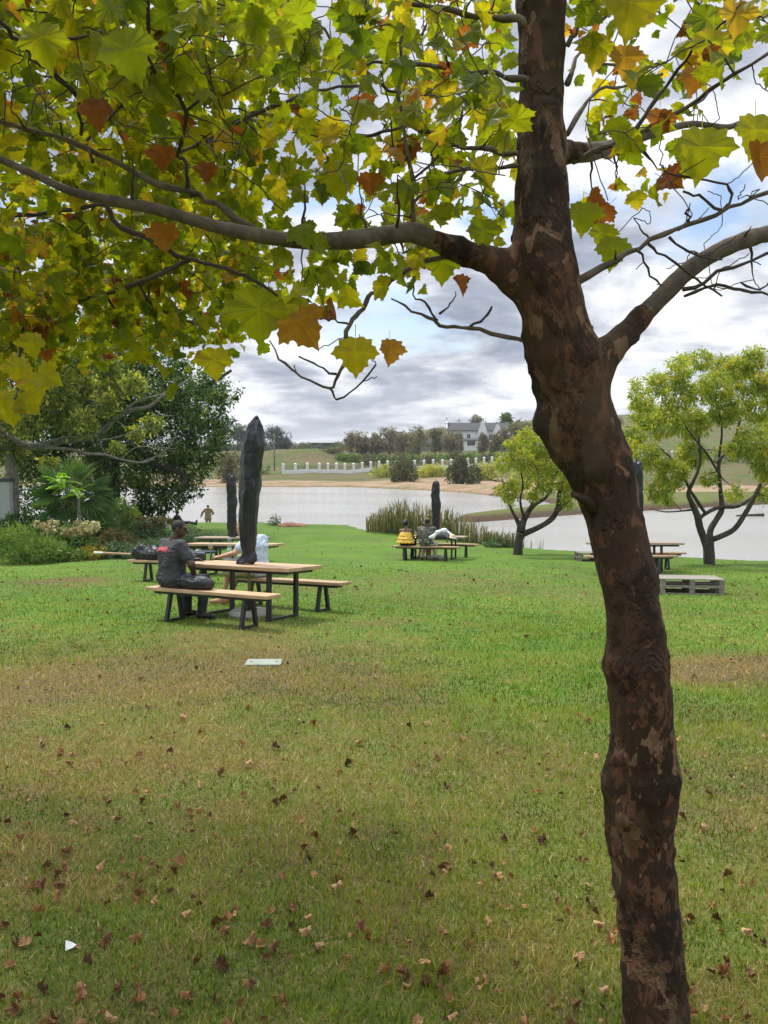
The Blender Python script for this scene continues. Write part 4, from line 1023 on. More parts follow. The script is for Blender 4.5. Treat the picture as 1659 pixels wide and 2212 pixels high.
def person(M, label, J, skin, top, bottom, shoe, head=(0., 0.), bulk=1., vox=.012, hair=None, hat=None, seat_cut=None):
    """J: joints; head = yaw, pitch of the face (yaw 0 looks along +y); top/bottom = (kind, material)"""
    r = empty('person', M=M); tag(r, label, 'person')
    g = {k: A3(*v) for k, v in J.items()}
    S0, S1, H0, H1 = g['SL'], g['SR'], g['HL'], g['HR']; ms, mh = (S0 + S1) / 2, (H0 + H1) / 2
    sd_ = (S1 - S0) / np.linalg.norm(S1 - S0); hd = (H1 - H0) / np.linalg.norm(H1 - H0)
    Rh = rotm('Z', head[0]) @ rotm('X', head[1]); hc = g['H']; hp = lambda *v: hc + Rh @ A3(*v)
    b = bulk
    def torso(e):
        return [('c', S0 + sd_ * .045, S1 - sd_ * .045, .062 + e, .062 + e), ('c', ms + (mh - ms) * .26 - sd_ * .085 * b, ms + (mh - ms) * .26 + sd_ * .085 * b, .112 * b + e, .112 * b + e),
                ('c', ms + (mh - ms) * .6 - sd_ * .062 * b, ms + (mh - ms) * .6 + sd_ * .062 * b, .112 * b + e, .112 * b + e),
                ('c', mh - hd * .075 * b + A3(0, 0, .03), mh + hd * .075 * b + A3(0, 0, .03), .118 * b + e, .118 * b + e)]
    arm = lambda e: [x for s in 'LR' for x in (('c', g['S' + s], g['E' + s], .052 * b + e, .042 * b + e, .03), ('c', g['E' + s], g['W' + s], .042 * b + e, .029 + e, .02))]
    leg = lambda e: [x for s in 'LR' for x in (('c', g['H' + s], g['K' + s], .086 * b + e, .062 * b + e, .04), ('c', g['K' + s], g['A' + s], .058 * b + e, .038 + e, .03))]
    P = torso(-.012) + arm(0) + leg(-.006)
    P += [('c', ms + A3(0, 0, .01), hp(0, -.02, -.06), .068 * b, .060 * b, .03), ('e', hp(0, -.012, .02), (.076, .097, .098), Rh, .02), ('e', hp(0, .022, -.05), (.058, .068, .066), Rh, .03),
          ('c', hp(0, .092, .005), hp(0, .112, -.03), .010, .017, .015), ('c', hp(-.02, .088, -.068), hp(.02, .088, -.068), .011, .011, .012), ('c', hp(-.035, .083, .025), hp(.035, .083, .025), .014, .014, .02),
          ('e', hp(-.076, -.008, -.01), (.013, .022, .034), Rh, .01), ('e', hp(.076, -.008, -.01), (.013, .022, .034), Rh, .01)]
    for s in 'LR':
        P += hand_prims(g['W' + s], J.get('D' + s, g['W' + s] - g['E' + s]), J.get('N' + s, (0, 0, -1)), 1 if s == 'L' else -1, J.get('curl', .45))
        P += [('c', g['A' + s], g['T' + s], .036, .026, .02)]
    V, q = sdf_mesh(P, vox, .06)
    body = mk('body', V, [q], skin, r, None, True)
    for sx in (-1, 1):
        e = MB(); e.lathe([(0, -.011), (.008, -.008), (.011, 0), (.008, .008), (0, .011)], 10, hp(sx * .031, .080, .004)); e.build('eye', M_EYE, r, True)
    wr = lambda sc_, amp, seed: (lambda Q: -(fbm(Q * A3(sc_, sc_, sc_ * .8), seed, 3) - .5) * amp - .011 * np.exp(-np.abs(fbm(Q * A3(7, 7, 13), seed + 3, 2) - .5) * 16))
    kind, mat = top
    neck = lambda Q: -(np.linalg.norm(Q - (ms + A3(0, .0, .115)), axis=-1) - .085)
    if kind in ('tee', 'long', 'jacket'):
        e = .016 if kind != 'jacket' else .035
        T = torso(e)
        for s in 'LR':
            u = .62 if kind == 'tee' else 1.
            T.append(('c', g['S' + s], g['S' + s] + (g['E' + s] - g['S' + s]) * u, .062 * b + e * .6, .060 * b + e * .6, .04))
            if kind != 'tee': T.append(('c', g['E' + s], g['E' + s] + (g['W' + s] - g['E' + s]) * .95, .05 * b + e * .5, .04 + e * .5, .03))
        if kind == 'jacket': T += [('c', mh - hd * .1 - A3(0, 0, .12), mh + hd * .1 - A3(0, 0, .12), .125 * b + e, .125 * b + e), ('e', ms + A3(0, -.07, .07), (.13, .09, .085), None, .03)]
        V, q = sdf_mesh(T, vox, .06, wr(9, .034, 4), [neck])
        mk('jacket' if kind == 'jacket' else 'shirt', V, [q], mat, r, None, True)
    elif kind == 'camisole':
        for i, (z0, z1, r0, r1) in enumerate(((.20, .46, .105, .15), (.42, .72, .125, .185), (.66, 1.02, .155, .215))):
            a = ms + (mh - ms) * z0; c = ms + (mh - ms) * z1
            V, q = sdf_mesh([('c', a - sd_ * .07, c - sd_ * .075, r0, r1, .1), ('c', a + sd_ * .07, c + sd_ * .075, r0, r1, .1)], .009, .1, lambda Q, i=i: -(fbm(Q * A3(20, 20, 5), 7 + i, 2) - .5) * .035,
                            [lambda Q, c=c: (c[2] - .005 - Q[:, 2]) + .012 * np.sin(Q[:, 0] * 60 + i), lambda Q, a=a: Q[:, 2] - a[2] - .02])
            mk('ruffle', V, [q], mat, r, None, True)
        st = MB()
        for sx in (-1, 1):
            a = ms + sd_ * sx * .075; st.tube(catmull([a + A3(0, .10, -.10), a + A3(0, .02, .062), a + A3(0, -.09, -.06), a + (mh - ms) * .24 + A3(0, -.10, 0)], 5), .007, 6)
        st.build('straps', mat, r, True)
    kind, mat = bottom
    Tr_ = [torso(.008)[3]]
    for s in 'LR':
        Tr_.append(('c', g['H' + s], g['K' + s], .092 * b + .008, (.072 if kind != 'shorts' else .085) * b + .006, .05))
        if kind == 'long': Tr_.append(('c', g['K' + s], g['K' + s] + (g['A' + s] - g['K' + s]) * .96, .070 * b, .058, .04))
    V, q = sdf_mesh(Tr_, vox, .05, wr(10, .028, 8), [lambda Q: Q[:, 2] - (mh[2] + .14)])
    if kind == 'shorts':
        pass
    mk('shorts' if kind == 'shorts' else 'trousers', V, [q], mat, r, None, True)
    if shoe:
        for s in 'LR':
            a, t_ = g['A' + s], g['T' + s]; d = (t_ - a); 
            V, q = sdf_mesh([('c', a + A3(0, 0, -.045) - d * .22, t_, .045, .034), ('c', a, a + A3(0, 0, -.05), .05, .046)], min(vox, .012), .03, None, [lambda Q, z=min(a[2] - .09, t_[2] - .04): z - Q[:, 2]])
            mk('shoe', V, [q], shoe, r, None, True)
    if hair:
        hk, hm = hair
        Hp = [('e', hp(0, -.018, .028), (.082, .099, .099), Rh)]
        if hk == 'bun': Hp += [('e', hp(0, -.10, .0), (.065, .06, .065), Rh), ('e', hp(0, -.03, .03), (.088, .10, .10), Rh)]
        grow_ = .012 if hk == 'bun' else .0015
        V, q = sdf_mesh(Hp, .009, .03, lambda Q: -(fbm(Q * 45, 3, 2) - .5) * grow_, [lambda Q: ((Q - hc) @ Rh) @ A3(0, .75, -.66) - .020, lambda Q: ((Q - hc) @ Rh)[:, 1] - .055])
        mk('hair', V, [q], hm, r, None, True)
    if hat:
        hk, hm = hat; b_ = MB(); Rt = Rh @ rotm('X', -.1)
        if hk == 'cap':
            V, q = sdf_mesh([('e', hp(0, -.015, .06), (.093, .115, .07), Rh)], .009, .02, None, [lambda Q: -(((Q - hc) @ Rh)[:, 2] - .045)])
            mk('hat', V, [q], hm, r, None, True)
            b_.lathe([(0, 0), (.075, .0), (.08, .004), (.075, .008), (0, .008)], 20, hp(0, .085, .048), 0., Rt); b_.build('brim', hm, r, True)
        else:
            b_.lathe([(.150, -.025), (.152, -.018), (.10, .012), (.094, .055), (.082, .078), (0, .085)], 28, hp(0, -.01, .045), 0., Rt); b_.build('hat', hm, r, True)
    return r
M_EYE = m_plain('eye', (.04, .03, .025), .2)
SK_D = m_plain('dark_skin', (.062, .034, .022), .45, .15, 18, .08, .002)
SK_M = m_plain('brown_skin', (.16, .082, .05), .45, .12, 18, .08, .002)
SK_L = m_plain('pale_skin', (.52, .27, .19), .45, .14, 14, .08, .002)
M_TEE = None
def m_tee():
    t = NT('charcoal_tee'); n = t.noise(t.pos(), 14, 4)
    return t.fin(t.pr(t.ramp(n, [(.3, (.036, .036, .040)), (.7, (.056, .056, .062))]), .85, t.bump(n, .4, .01)))
M_TEE = m_tee()
M_BLACKC = m_plain('black_cloth', (.012, .012, .014), .8)
M_SHOE = m_plain('black_shoe', (.012, .012, .013), .25, .2)
M_KHAKI = m_plain('khaki_cloth', (.36, .27, .17), .85, .15, 16, .3)
M_BLUESH = m_plain('pale_blue_shirt', (.46, .54, .64), .85, .08, 16, .3)
M_YEL = m_plain('yellow_cotton', (.70, .43, .06), .8, .12, 20, .3)
M_BEIGE = m_plain('beige_cloth', (.44, .39, .31), .85, .1, 14, .3)
M_TAN = m_plain('tan_cloth', (.30, .205, .125), .85, .25, 14, .4)
M_CORAL = m_plain('coral_cloth', (.50, .17, .10), .85, .2, 14, .3)
M_HAIR = m_plain('black_hair', (.008, .007, .007), .55, .3, 60, .3)
def m_camo():
    t = NT('camouflage'); v = t.pos(); a = t.noise(v, 11, 2, .5, .6); b = t.noise(t.n('Mapping', {'Vector': v, 'Location': (3, 4, 1), 'Scale': (1, 1, 1.7)}).outputs[0], 13, 2, .5, .8)
    c = t.ramp(a, [(0., (.055, .062, .07)), (.46, (.10, .11, .07)), (.56, (.19, .16, .11))], 'CONSTANT')
    c = t.mix(t.rf(b, .55, .57), c, (.018, .02, .022))
    c = t.mix(t.rf(b, .40, .38), c, (.30, .27, .22))
    return t.fin(t.pr(c, .85))
M_CAMO = m_camo()

# man on the near bench: back to us, looking over his right shoulder
JA = dict(SL=(-.81, .07, 1.05), SR=(-.40, -.04, 1.04), H=(-.52, .055, 1.268), HL=(-.72, .02, .57), HR=(-.53, -.02, .57), EL=(-.86, .28, .82), WL=(-.68, .47, .82), DL=(.6, .5, .05), ER=(-.215, -.03, .79), WR=(-.235, .05, .615), DR=(-.9, .25, -.12), NR=(0, 0, -1),
          KL=(-.76, .44, .52), KR=(-.42, .43, .52), AL=(-.66, .34, .09), AR=(-.34, .30, .09), TL=(-.60, .50, .045), TR=(-.16, .34, .045))
pa = person(MA_near, 'man in dark grey t-shirt with red back print, sitting with his back turned', JA, SK_D, ('tee', M_TEE), ('long', M_BLACKC), M_SHOE, (R(-62), R(-4)), 1.18, .0085, ('short', m_plain('cropped_hair', (.022, .016, .014), .8, .3, 80, .2)))
pa.matrix_world = MA_near @ Matrix.Translation((-.10, 0, 0))
# the red print on his back: a scroll with a pale script-like squiggle, projected on the cloth
sh = [c for c in pa.children if c.name.startswith('shirt')][0]
co_ = np.array([v.co for v in sh.data.vertices]); 
from mathutils.bvhtree import BVHTree
bv = BVHTree.FromPolygons([tuple(c) for c in co_], [tuple(p.vertices) for p in sh.data.polygons])
def decal(name, outline_fn, nu, nv, mat, lift):
    V = []; 
    for i in range(nu + 1):
        for j in range(nv + 1):
            x, z = outline_fn(i / nu, j / nv); h = bv.ray_cast(Vector((x, -1.5, z)), Vector((0, 1, 0)))
            y = h[0].y if h[0] else 0.; V.append((x, y - lift, z))
    q = [(i * (nv + 1) + j, (i + 1) * (nv + 1) + j, (i + 1) * (nv + 1) + j + 1, i * (nv + 1) + j + 1) for i in range(nu) for j in range(nv)]
    return mk(name, V, [q], mat, sh, None, True)
def scroll(u, v):
    x = -.835 + .285 * u; mid = .965 + .045 * u + .012 * math.sin(u * 5); hh = .028 + .016 * (u > .82) * min(1, (u - .82) / .1) - .010 * (u > .93) + .004 * math.sin(u * 11)
    return x, mid + (v - .5) * 2 * hh + (-.014 if u > .85 and v < .5 else 0)
decal('back_print', scroll, 40, 6, m_plain('red_print', (.50, .055, .06), .75, .12, 30), .0035)
def squig(k): return lambda u, v: (-.815 + .215 * u, .968 + .042 * u + .012 * math.sin(u * 5) + .009 * math.sin(u * 46 + k) + (v - .5) * .006)
decal('print_lettering', squig(0.), 90, 1, m_plain('print_pale', (.60, .26, .25), .75), .006)
# bald man across the table, turned sideways
JB = dict(SL=(-0.660, -.20, 1.06), SR=(-0.660, .20, 1.06), H=(-0.915, -.03, 1.255), HL=(-0.600, -.09, .57), HR=(-0.600, .09, .57), EL=(-0.770, -.36, .86), WL=(-0.970, -.48, .80), DL=(-.9, -.3, 0), ER=(-0.770, .24, .80), WR=(-0.950, .10, .70), DR=(-1, -.2, -.1),
          KL=(-1.080, -.16, .545), KR=(-1.040, .10, .54), AL=(-1.160, -.20, .10), AR=(-1.240, .03, .10), TL=(-1.360, -.26, .05), TR=(-1.430, .0, .05))
pb = person(MA_far, 'bald man in pale blue shirt and khaki shorts, half hidden by the tallest covered parasol', JB, SK_L, ('tee', M_BLUESH), ('shorts', M_KHAKI), m_plain('tan_shoe', (.40, .20, .10), .7), (R(84), R(-6)), 1.08, .010)
for s, a, k in (('L', JB['AL'], JB['KL']), ('R', JB['AR'], JB['KR'])):
    b = MB(); a, k = A3(*a), A3(*k); b.tube([a - A3(0, 0, .02), a + (k - a) * .16, a + (k - a) * .30], [.047, .045, .050], 14); b.build('sock', m_plain('teal_sock', (.03, .09, .11), .9), pb, True)
# woman in yellow and man in camouflage
def sit(x, w=.38, sh=1.0, hip=.57, lean=.06, tw=0., b=1.):
    return dict(SL=(x - w / 2, lean + tw, sh), SR=(x + w / 2, lean - tw, sh), H=(x + .01, lean + .05, sh + .225), HL=(x - .085 * b, 0, hip), HR=(x + .085 * b, 0, hip), KL=(x - .13, .43, .51), KR=(x + .13, .43, .51),
                AL=(x - .13, .36, .09), AR=(x + .13, .36, .09), TL=(x - .15, .52, .045), TR=(x + .15, .52, .045), EL=(x - w / 2 - .05, lean + .17, sh - .24), WL=(x - w / 2 + .05, lean + .40, .80), ER=(x + w / 2 + .05, lean + .17, sh - .24), WR=(x + w / 2 - .0, lean + .40, .80), DL=(.2, 1, 0), DR=(-.2, 1, 0))
JW = sit(-.66, .34, .945, .555, .05, -.02); JW['ER'] = (-.42, .16, .70); JW['WR'] = (-.36, .38, .79)
person(MG_near, 'woman in a tiered yellow top with thin straps and black hair in a bun', JW, SK_M, ('camisole', M_YEL), ('long', M_BLACKC), M_SHOE, (R(-28), 0), .88, .011, ('bun', M_HAIR))
JC = sit(.03, .44, 1.0, .575, .05, .0, 1.2); JC['AR'] = (.27, .16, .09); JC['TR'] = (.36, .28, .045); JC['AL'] = (-.17, .20, .09); JC['TL'] = (-.21, .34, .045); JC['KR'] = (.22, .40, .51)
person(MG_near, 'man in a camouflage shirt, flat cap and beige trousers sitting at the table', JC, SK_D, ('tee', M_CAMO), ('long', M_BEIGE), m_plain('brown_shoe', (.09, .06, .045), .6), (R(6), R(-6)), 1.22, .011, ('short', M_HAIR), ('cap', m_plain('brown_cap', (.13, .09, .065), .9)))
JD = sit(-.66, .34, .90, .55, .10); JD = {k: ((2 * -.66 - v[0], -v[1], v[2]) if k[0] not in 'D' else (-v[0], -v[1], v[2])) for k, v in JD.items()}
JD['KR'] = (-.72, -.44, .51); JD['AR'] = (-.78, -.62, .10); JD['TR'] = (-.80, -.78, .05); JD['KL'] = (-.45, -.43, .51)
person(MG_far, 'person in coral clothes hidden behind the man in camouflage, facing him', JD, SK_M, ('long', M_CORAL), ('long', M_CORAL), m_plain('pink_shoe', (.42, .24, .20), .7), (R(180), 0), .95, .012, ('short', M_HAIR), ('sun', m_plain('grey_hat', (.20, .20, .21), .9)))
# man in the tan jacket at the water
ps = Gy(450, 48.3); Ms = Matrix.Translation(Vector(ps)) @ Matrix.Rotation(R(6), 4, 'Z') @ Matrix.Scale(.90, 4)
JS = dict(SL=(-.21, 0, 1.43), SR=(.21, 0, 1.43), H=(0.0, .04, 1.635), HL=(-.10, 0, .92), HR=(.10, 0, .92), EL=(-.38, .0, 1.22), WL=(-.48, .10, .98), DL=(-.5, .2, -.7), ER=(.36, -.02, 1.18), WR=(.26, .20, 1.08), DR=(-.4, 1, 0), KL=(-.11, .05, .50), KR=(.12, -.02, .50), AL=(-.12, 0, .09), AR=(.13, -.10, .09), TL=(-.15, .15, .045), TR=(.17, .06, .045))
person(Ms, 'man in a tan hooded jacket standing at the water with his back turned', JS, SK_D, ('jacket', M_TAN), ('long', M_TAN), M_SHOE, (R(5), R(-8)), .95, .014, ('short', M_HAIR))
# person lounging on the grass
pl_ = G(394, 1134); Ml = ground_M(pl_, R(-6))
JL = dict(SL=(-.30, .20, .50), SR=(-.30, -.20, .50), H=(-.30, 0, .72), HL=(-.05, .09, .12), HR=(-.05, -.09, .12), EL=(-.48, .27, .28), WL=(-.52, .25, .05), DL=(-.5, 0, -.1), NL=(0, 0, -1), ER=(-.48, -.27, .28), WR=(-.52, -.25, .05), DR=(-.5, 0, -.1), KL=(.38, .12, .14), KR=(.38, -.08, .15), AL=(.78, .10, .09), AR=(.79, -.08, .10), TL=(.83, .11, .27), TR=(.86, -.09, .27))
person(Ml, 'person in black clothes and black hat sitting on the grass with legs stretched out', JL, SK_D, ('long', M_BLACKC), ('long', M_BLACKC), m_plain('dark_trainer', (.03, .03, .035), .6), (R(-75), 0), .95, .013, ('short', M_HAIR), ('sun', M_BLACKC))
# ================================================================ trees by the lake, bed, reeds
M_BARK2 = m_bark('grey_brown_bark', (.018, .015, .012), (.085, .07, .055), 12.)
M_BARK3 = m_bark('pale_grey_bark', (.06, .056, .045), (.27, .25, .205), 9., (1, 1, 1), .5)
M_DKBARK = m_bark('dark_bark', (.02, .016, .012), (.075, .06, .045), 9.)
M_YG = m_leaf('yellow_green_leaf', [(0., (.10, .17, .02)), (.3, (.24, .34, .045)), (.55, (.44, .48, .055)), (.8, (.62, .55, .06)), (.93, (.45, .30, .04)), (1., (.42, .16, .04))], .40, .45, 1.5)
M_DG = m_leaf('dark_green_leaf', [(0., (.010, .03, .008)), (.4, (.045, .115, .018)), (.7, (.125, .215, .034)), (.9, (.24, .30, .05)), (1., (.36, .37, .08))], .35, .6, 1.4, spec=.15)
M_OG = m_leaf('olive_leaf', [(0., (.055, .10, .018)), (.4, (.17, .23, .04)), (.7, (.35, .38, .065)), (1., (.62, .58, .11))], .42, .5, 1.4)
M_FAR = m_leaf('far_olive_leaf', [(0., (.055, .07, .032)), (.5, (.15, .16, .07)), (1., (.30, .26, .14))], .25, .7, 1.2)
M_FARB = m_leaf('far_brown_leaf', [(0., (.09, .08, .05)), (.5, (.21, .18, .11)), (1., (.36, .30, .19))], .25, .7, 1.2)
M_BLUEG = m_leaf('gum_leaf', [(0., (.03, .05, .045)), (.5, (.065, .095, .08)), (1., (.12, .16, .13))], .2, .7, 1.2)
M_SH = m_leaf('shrub_leaf', [(0., (.028, .07, .014)), (.4, (.085, .18, .03)), (.75, (.17, .28, .045)), (1., (.30, .38, .08))], .3, .4, 1.3)
M_SHB = m_leaf('grey_green_leaf', [(0., (.03, .065, .028)), (.45, (.085, .16, .065)), (.8, (.16, .24, .11)), (1., (.27, .33, .16))], .25, .4, 1.3)
M_LIME = m_leaf('lime_leaf', [(0., (.10, .26, .012)), (.6, (.22, .44, .025)), (1., (.4, .55, .06))], .45, .4, 1.4)
M_PALM = m_leaf('palm_leaf', [(0., (.025, .065, .016)), (.5, (.07, .16, .035)), (.85, (.17, .26, .07)), (1., (.40, .36, .16))], .3, .4, 1.4)
M_FLOW = m_leaf('cream_flower', [(0., (.24, .17, .08)), (.5, (.42, .37, .18)), (1., (.55, .56, .34))], .25, .7, 1.1)
M_YFOL = m_leaf('gold_leaf', [(0., (.12, .11, .015)), (.5, (.33, .30, .03)), (1., (.50, .42, .05))], .35, .5, 1.3)
M_RED = m_leaf('russet_leaf', [(0., (.05, .06, .015)), (.5, (.15, .13, .04)), (1., (.30, .22, .10))], .25, .6, 1.2)
def px_r(r, y): return r * y / F
def circ(lst, y, dep, rs=1., sq=1.):
    """crown lumps from picture circles (X, Y, r) at distance y, with real depth"""
    out = []
    for X, Y, r in lst:
        yy = y + rng.uniform(-dep, dep); c = at(X, Y, yy); w_ = px_r(r, yy) * rs
        out.append((c, np.array([w_, w_ * 1.15, w_ * sq])))
    return out
LSC = [1.]
def limbs(lst, y, spread=.0):
    out = []
    for l in lst:
        n = len(l); k = rng.uniform(-spread, spread); P = []; rr = []
        for i, p in enumerate(l):
            yy = y + k * (i / max(n - 1, 1)) ** 1.3; q = at(p[0], p[1], yy); P.append(q); rr.append(px_r(p[2], yy) * LSC[0])
        C = catmull(np.c_[np.array(P), rr], 4); out.append((C[:, :3], C[:, 3]))
    return out
def tree_thing(name, base, label, cat, group=None):
    r = empty(name, base); tag(r, label, cat, group); return r, -np.array(base)
def make_tree(base, label, trunk_pts, limb_list, lumps, ncl, m, lsize, spread, mleaf, mbark, group=None, twig_n=160, rend=.008, droop=.6, aspect=.3, tm=.5, tc=.26, name='tree', trim=None, shell=.5, up=.4, twmat=None, tr=.14):
    r, inv_ = tree_thing(name, base, label, 'tree', group)
    mb = MB(); TP, TR = trunk_pts; TR = TR * (1 + .22 * (fbm(TP * 4, 3, 2) - .5)); mb.tube(TP + inv_, TR, 14); mb.build('trunk', mbark, r, True)
    SPs, SRs = [TP[len(TP) // 2:]], [TR[len(TP) // 2:]]
    for P, q in limb_list:
        mb = MB(); mb.tube(P + inv_, q * (1 + .25 * (fbm(P * 6, 5, 2) - .5)), 9); mb.build('limb', mbark, r, True); SPs.append(P); SRs.append(q)
    tg_, _ = lumps_pts(lumps, twig_n, .2)
    tw_ = grow(np.concatenate(SPs), np.concatenate(SRs), list(tg_), rend, .10, 4, .6, 5)
    V = np.concatenate(tw_.V) + inv_; mk('twigs', V, tw_.F, twmat or mbark, r, np.zeros(len(V)), True)['kind'] = 'stuff'
    V, f, t_ = foliage(lumps, ncl, m, lsize, spread, droop, aspect, shell, up, tm, tc, tr)
    mk('crown', V + inv_, f, mleaf, r, t_)
    return r
def cv5(x, y, r): return (1171 + .2941 * x, 705 + .2941 * y, .2941 * r)
def cv4(x, y, r): return (759 + .2941 * x, 1030 + .2941 * y, .2941 * r)
def trc(l, f, y): 
    P = []; rr = []
    for p in l: X, Y, r = f(*p); q = at(X, Y, y); P.append(q); rr.append(px_r(r, y))
    C = catmull(np.c_[np.array(P), rr], 4); return C[:, :3], C[:, 3]
# right tree ----------------------------------------------------------------
yR = 22.9
TR_ = trc([(1230, 1790, 52), (1228, 1745, 44), (1225, 1650, 41), (1217, 1580, 44)], cv5, yR)
LR = limbs([[cv5(*p) for p in l] for l in [
    [(1205, 1600, 30), (1160, 1480, 26), (1140, 1390, 26), (1095, 1290, 18), (1075, 1220, 15), (1120, 1120, 12), (1160, 1000, 10), (1150, 800, 8)],
    [(1235, 1600, 26), (1235, 1500, 24), (1280, 1420, 22), (1320, 1340, 20), (1310, 1200, 15), (1300, 1000, 13), (1390, 870, 10), (1450, 700, 8), (1480, 500, 5)],
    [(1240, 1570, 22), (1340, 1530, 20), (1420, 1480, 19), (1500, 1360, 18), (1560, 1250, 16), (1620, 1130, 14), (1700, 1000, 10), (1780, 850, 7)],
    [(1150, 1420, 16), (1200, 1375, 14), (1300, 1330, 14), (1440, 1320, 13), (1560, 1240, 10), (1650, 1150, 8)],
    [(1120, 1345, 8), (1000, 1358, 6), (900, 1362, 5), (790, 1340, 3)],
    [(1200, 1375, 12), (1130, 1270, 12), (1080, 1190, 11), (1030, 1080, 9), (960, 980, 7), (850, 880, 5)],
    [(1310, 1100, 10), (1220, 950, 8), (1100, 800, 6), (1000, 650, 5), (900, 560, 4)], [(1300, 960, 9), (1320, 760, 7), (1280, 560, 5), (1200, 400, 4)]]], yR, 1.3)
CR = circ([cv5(*p) for p in [(720, 530, 95), (700, 430, 50), (850, 420, 85), (840, 400, 40), (1000, 320, 95), (1040, 240, 40), (1165, 240, 80), (1330, 300, 100), (1555, 230, 90), (1450, 300, 90), (1500, 400, 120), (1250, 450, 130), (1000, 500, 130), (770, 650, 120), (680, 800, 85), (640, 880, 60),
     (900, 700, 130), (1100, 700, 130), (1350, 600, 130), (1600, 600, 130), (780, 950, 110), (950, 1080, 125), (840, 1200, 80), (930, 1260, 45), (1100, 930, 110), (1550, 850, 130), (1680, 1000, 140), (1420, 1230, 55), (1230, 1120, 60), (1720, 420, 130), (1780, 700, 150), (1760, 250, 100), (1650, 1230, 60), (1400, 900, 70)]], yR, 1.5, .88)
make_tree(G(1531, 1219), 'broad yellow-green tree with a forked trunk at the water beyond the pallets', TR_, LR, CR, 3100, 11, .125, .20, M_YG, M_BARK2, None, 300, .006, .8, .30, .42, .2)
# middle tree -----------------------------------------------------------------
yM = 27.
TM_ = trc([(1218, 610, 46), (1222, 575, 36), (1228, 480, 33), (1245, 410, 36)], cv4, yM)
LM = limbs([[cv4(*p) for p in l] for l in [
    [(1235, 400, 24), (1232, 350, 20), (1190, 270, 11), (1150, 180, 9), (1130, 110, 7), (1110, 20, 5)], [(1250, 410, 28), (1262, 330, 24), (1300, 255, 21), (1350, 200, 17), (1430, 150, 11), (1480, 60, 7)],
    [(1262, 420, 24), (1350, 383, 20), (1430, 340, 20), (1490, 285, 20), (1520, 200, 18), (1530, 100, 14), (1570, 0, 12), (1600, -110, 8)], [(1500, 262, 14), (1560, 210, 13), (1620, 140, 12), (1659, 90, 11), (1720, 0, 8), (1760, -100, 5)],
    [(1270, 310, 12), (1240, 180, 9), (1260, 60, 7), (1240, -60, 5)], [(1110, 30, 5), (1060, 30, 4), (1000, 10, 3), (950, -20, 2)], [(1300, 255, 9), (1350, 130, 7), (1380, 0, 5), (1330, -120, 4)]]], yM, 1.0)
CM = circ([(1095, 1058, 24), (1088, 1000, 20), (1108, 962, 18), (1135, 945, 22), (1128, 992, 28), (1128, 1035, 28), (1160, 965, 26), (1192, 968, 24), (1170, 1005, 28), (1212, 1005, 28), (1176, 1042, 24), (1226, 1045, 24), (1222, 1085, 16), (1255, 1000, 30), (1152, 1068, 12), (1098, 1085, 10), (1265, 1050, 24), (1290, 1010, 28), (1225, 968, 26), (1260, 960, 20)], yM, 1.0, .9)
make_tree(G(1121, 1201), 'small yellow-green tree with a leaning low fork beside the reeds', TM_, LM, CM, 1500, 11, .125, .20, M_YG, M_BARK2, None, 190, .006, .8, .30, .45, .2)

# dark broad tree ----------------------------------------------------------------
yD = 39.
base = Gy(235, yD)
TD = catmull([base + A3(0, 0, -.3), base + A3(.1, 0, 1.2), at(240, 1010, yD), at(236, 930, yD)], 5); TDr = np.linspace(.52, .38, len(TD))
LD = limbs([[(236, 960, 14), (300, 900, 11), (380, 860, 8), (450, 830, 5), (500, 800, 3)], [(236, 950, 14), (180, 880, 11), (120, 820, 8), (60, 780, 5)], [(240, 940, 12), (250, 850, 9), (260, 760, 6)], [(238, 985, 11), (310, 1000, 8), (400, 1030, 5), (350, 1080, 3)]], yD, 3.)
CD = circ([(0, 800, 95), (110, 780, 95), (230, 790, 95), (330, 815, 85), (405, 838, 60), (455, 838, 34), (492, 852, 24), (440, 880, 48), (478, 920, 34), (430, 950, 62), (350, 930, 90), (260, 1000, 75), (345, 1020, 70), (405, 1010, 50), (415, 1050, 24), (370, 1065, 30), (325, 1075, 34), (150, 940, 105), (60, 910, 105), (-60, 900, 110), (300, 870, 90), (200, 880, 95), (250, 730, 70), (160, 1000, 60), (60, 1000, 45), (60, 1065, 45), (130, 1080, 38), (-10, 1070, 50), (205, 1070, 40)], yD, 2.4, 1., .95)
make_tree(base, 'large dark green tree leaning over the lake behind the palm', (TD, TDr), LD, CD, 7200, 12, .18, .40, M_DG, M_DKBARK, None, 260, .014, .5, .42, .42, .20, shell=.62)
# low branches hanging to the water belong to it too: a second leaf clump on the same trunk
dk = [o for o in col.objects if o.get('label', '').startswith('large dark green')][0]
HL = circ([(305, 1085, 20), (335, 1095, 15), (350, 1108, 9), (300, 1105, 16), (372, 1085, 12), (395, 1072, 10), (320, 1112, 8), (385, 1092, 6)], 38., .8)
V, f, t_ = foliage(HL, 150, 7, .2, .3, .8, .42, .3, .4, .35, .2); mk('hanging_foliage', V - np.array(base), f, M_DG, dk, t_)

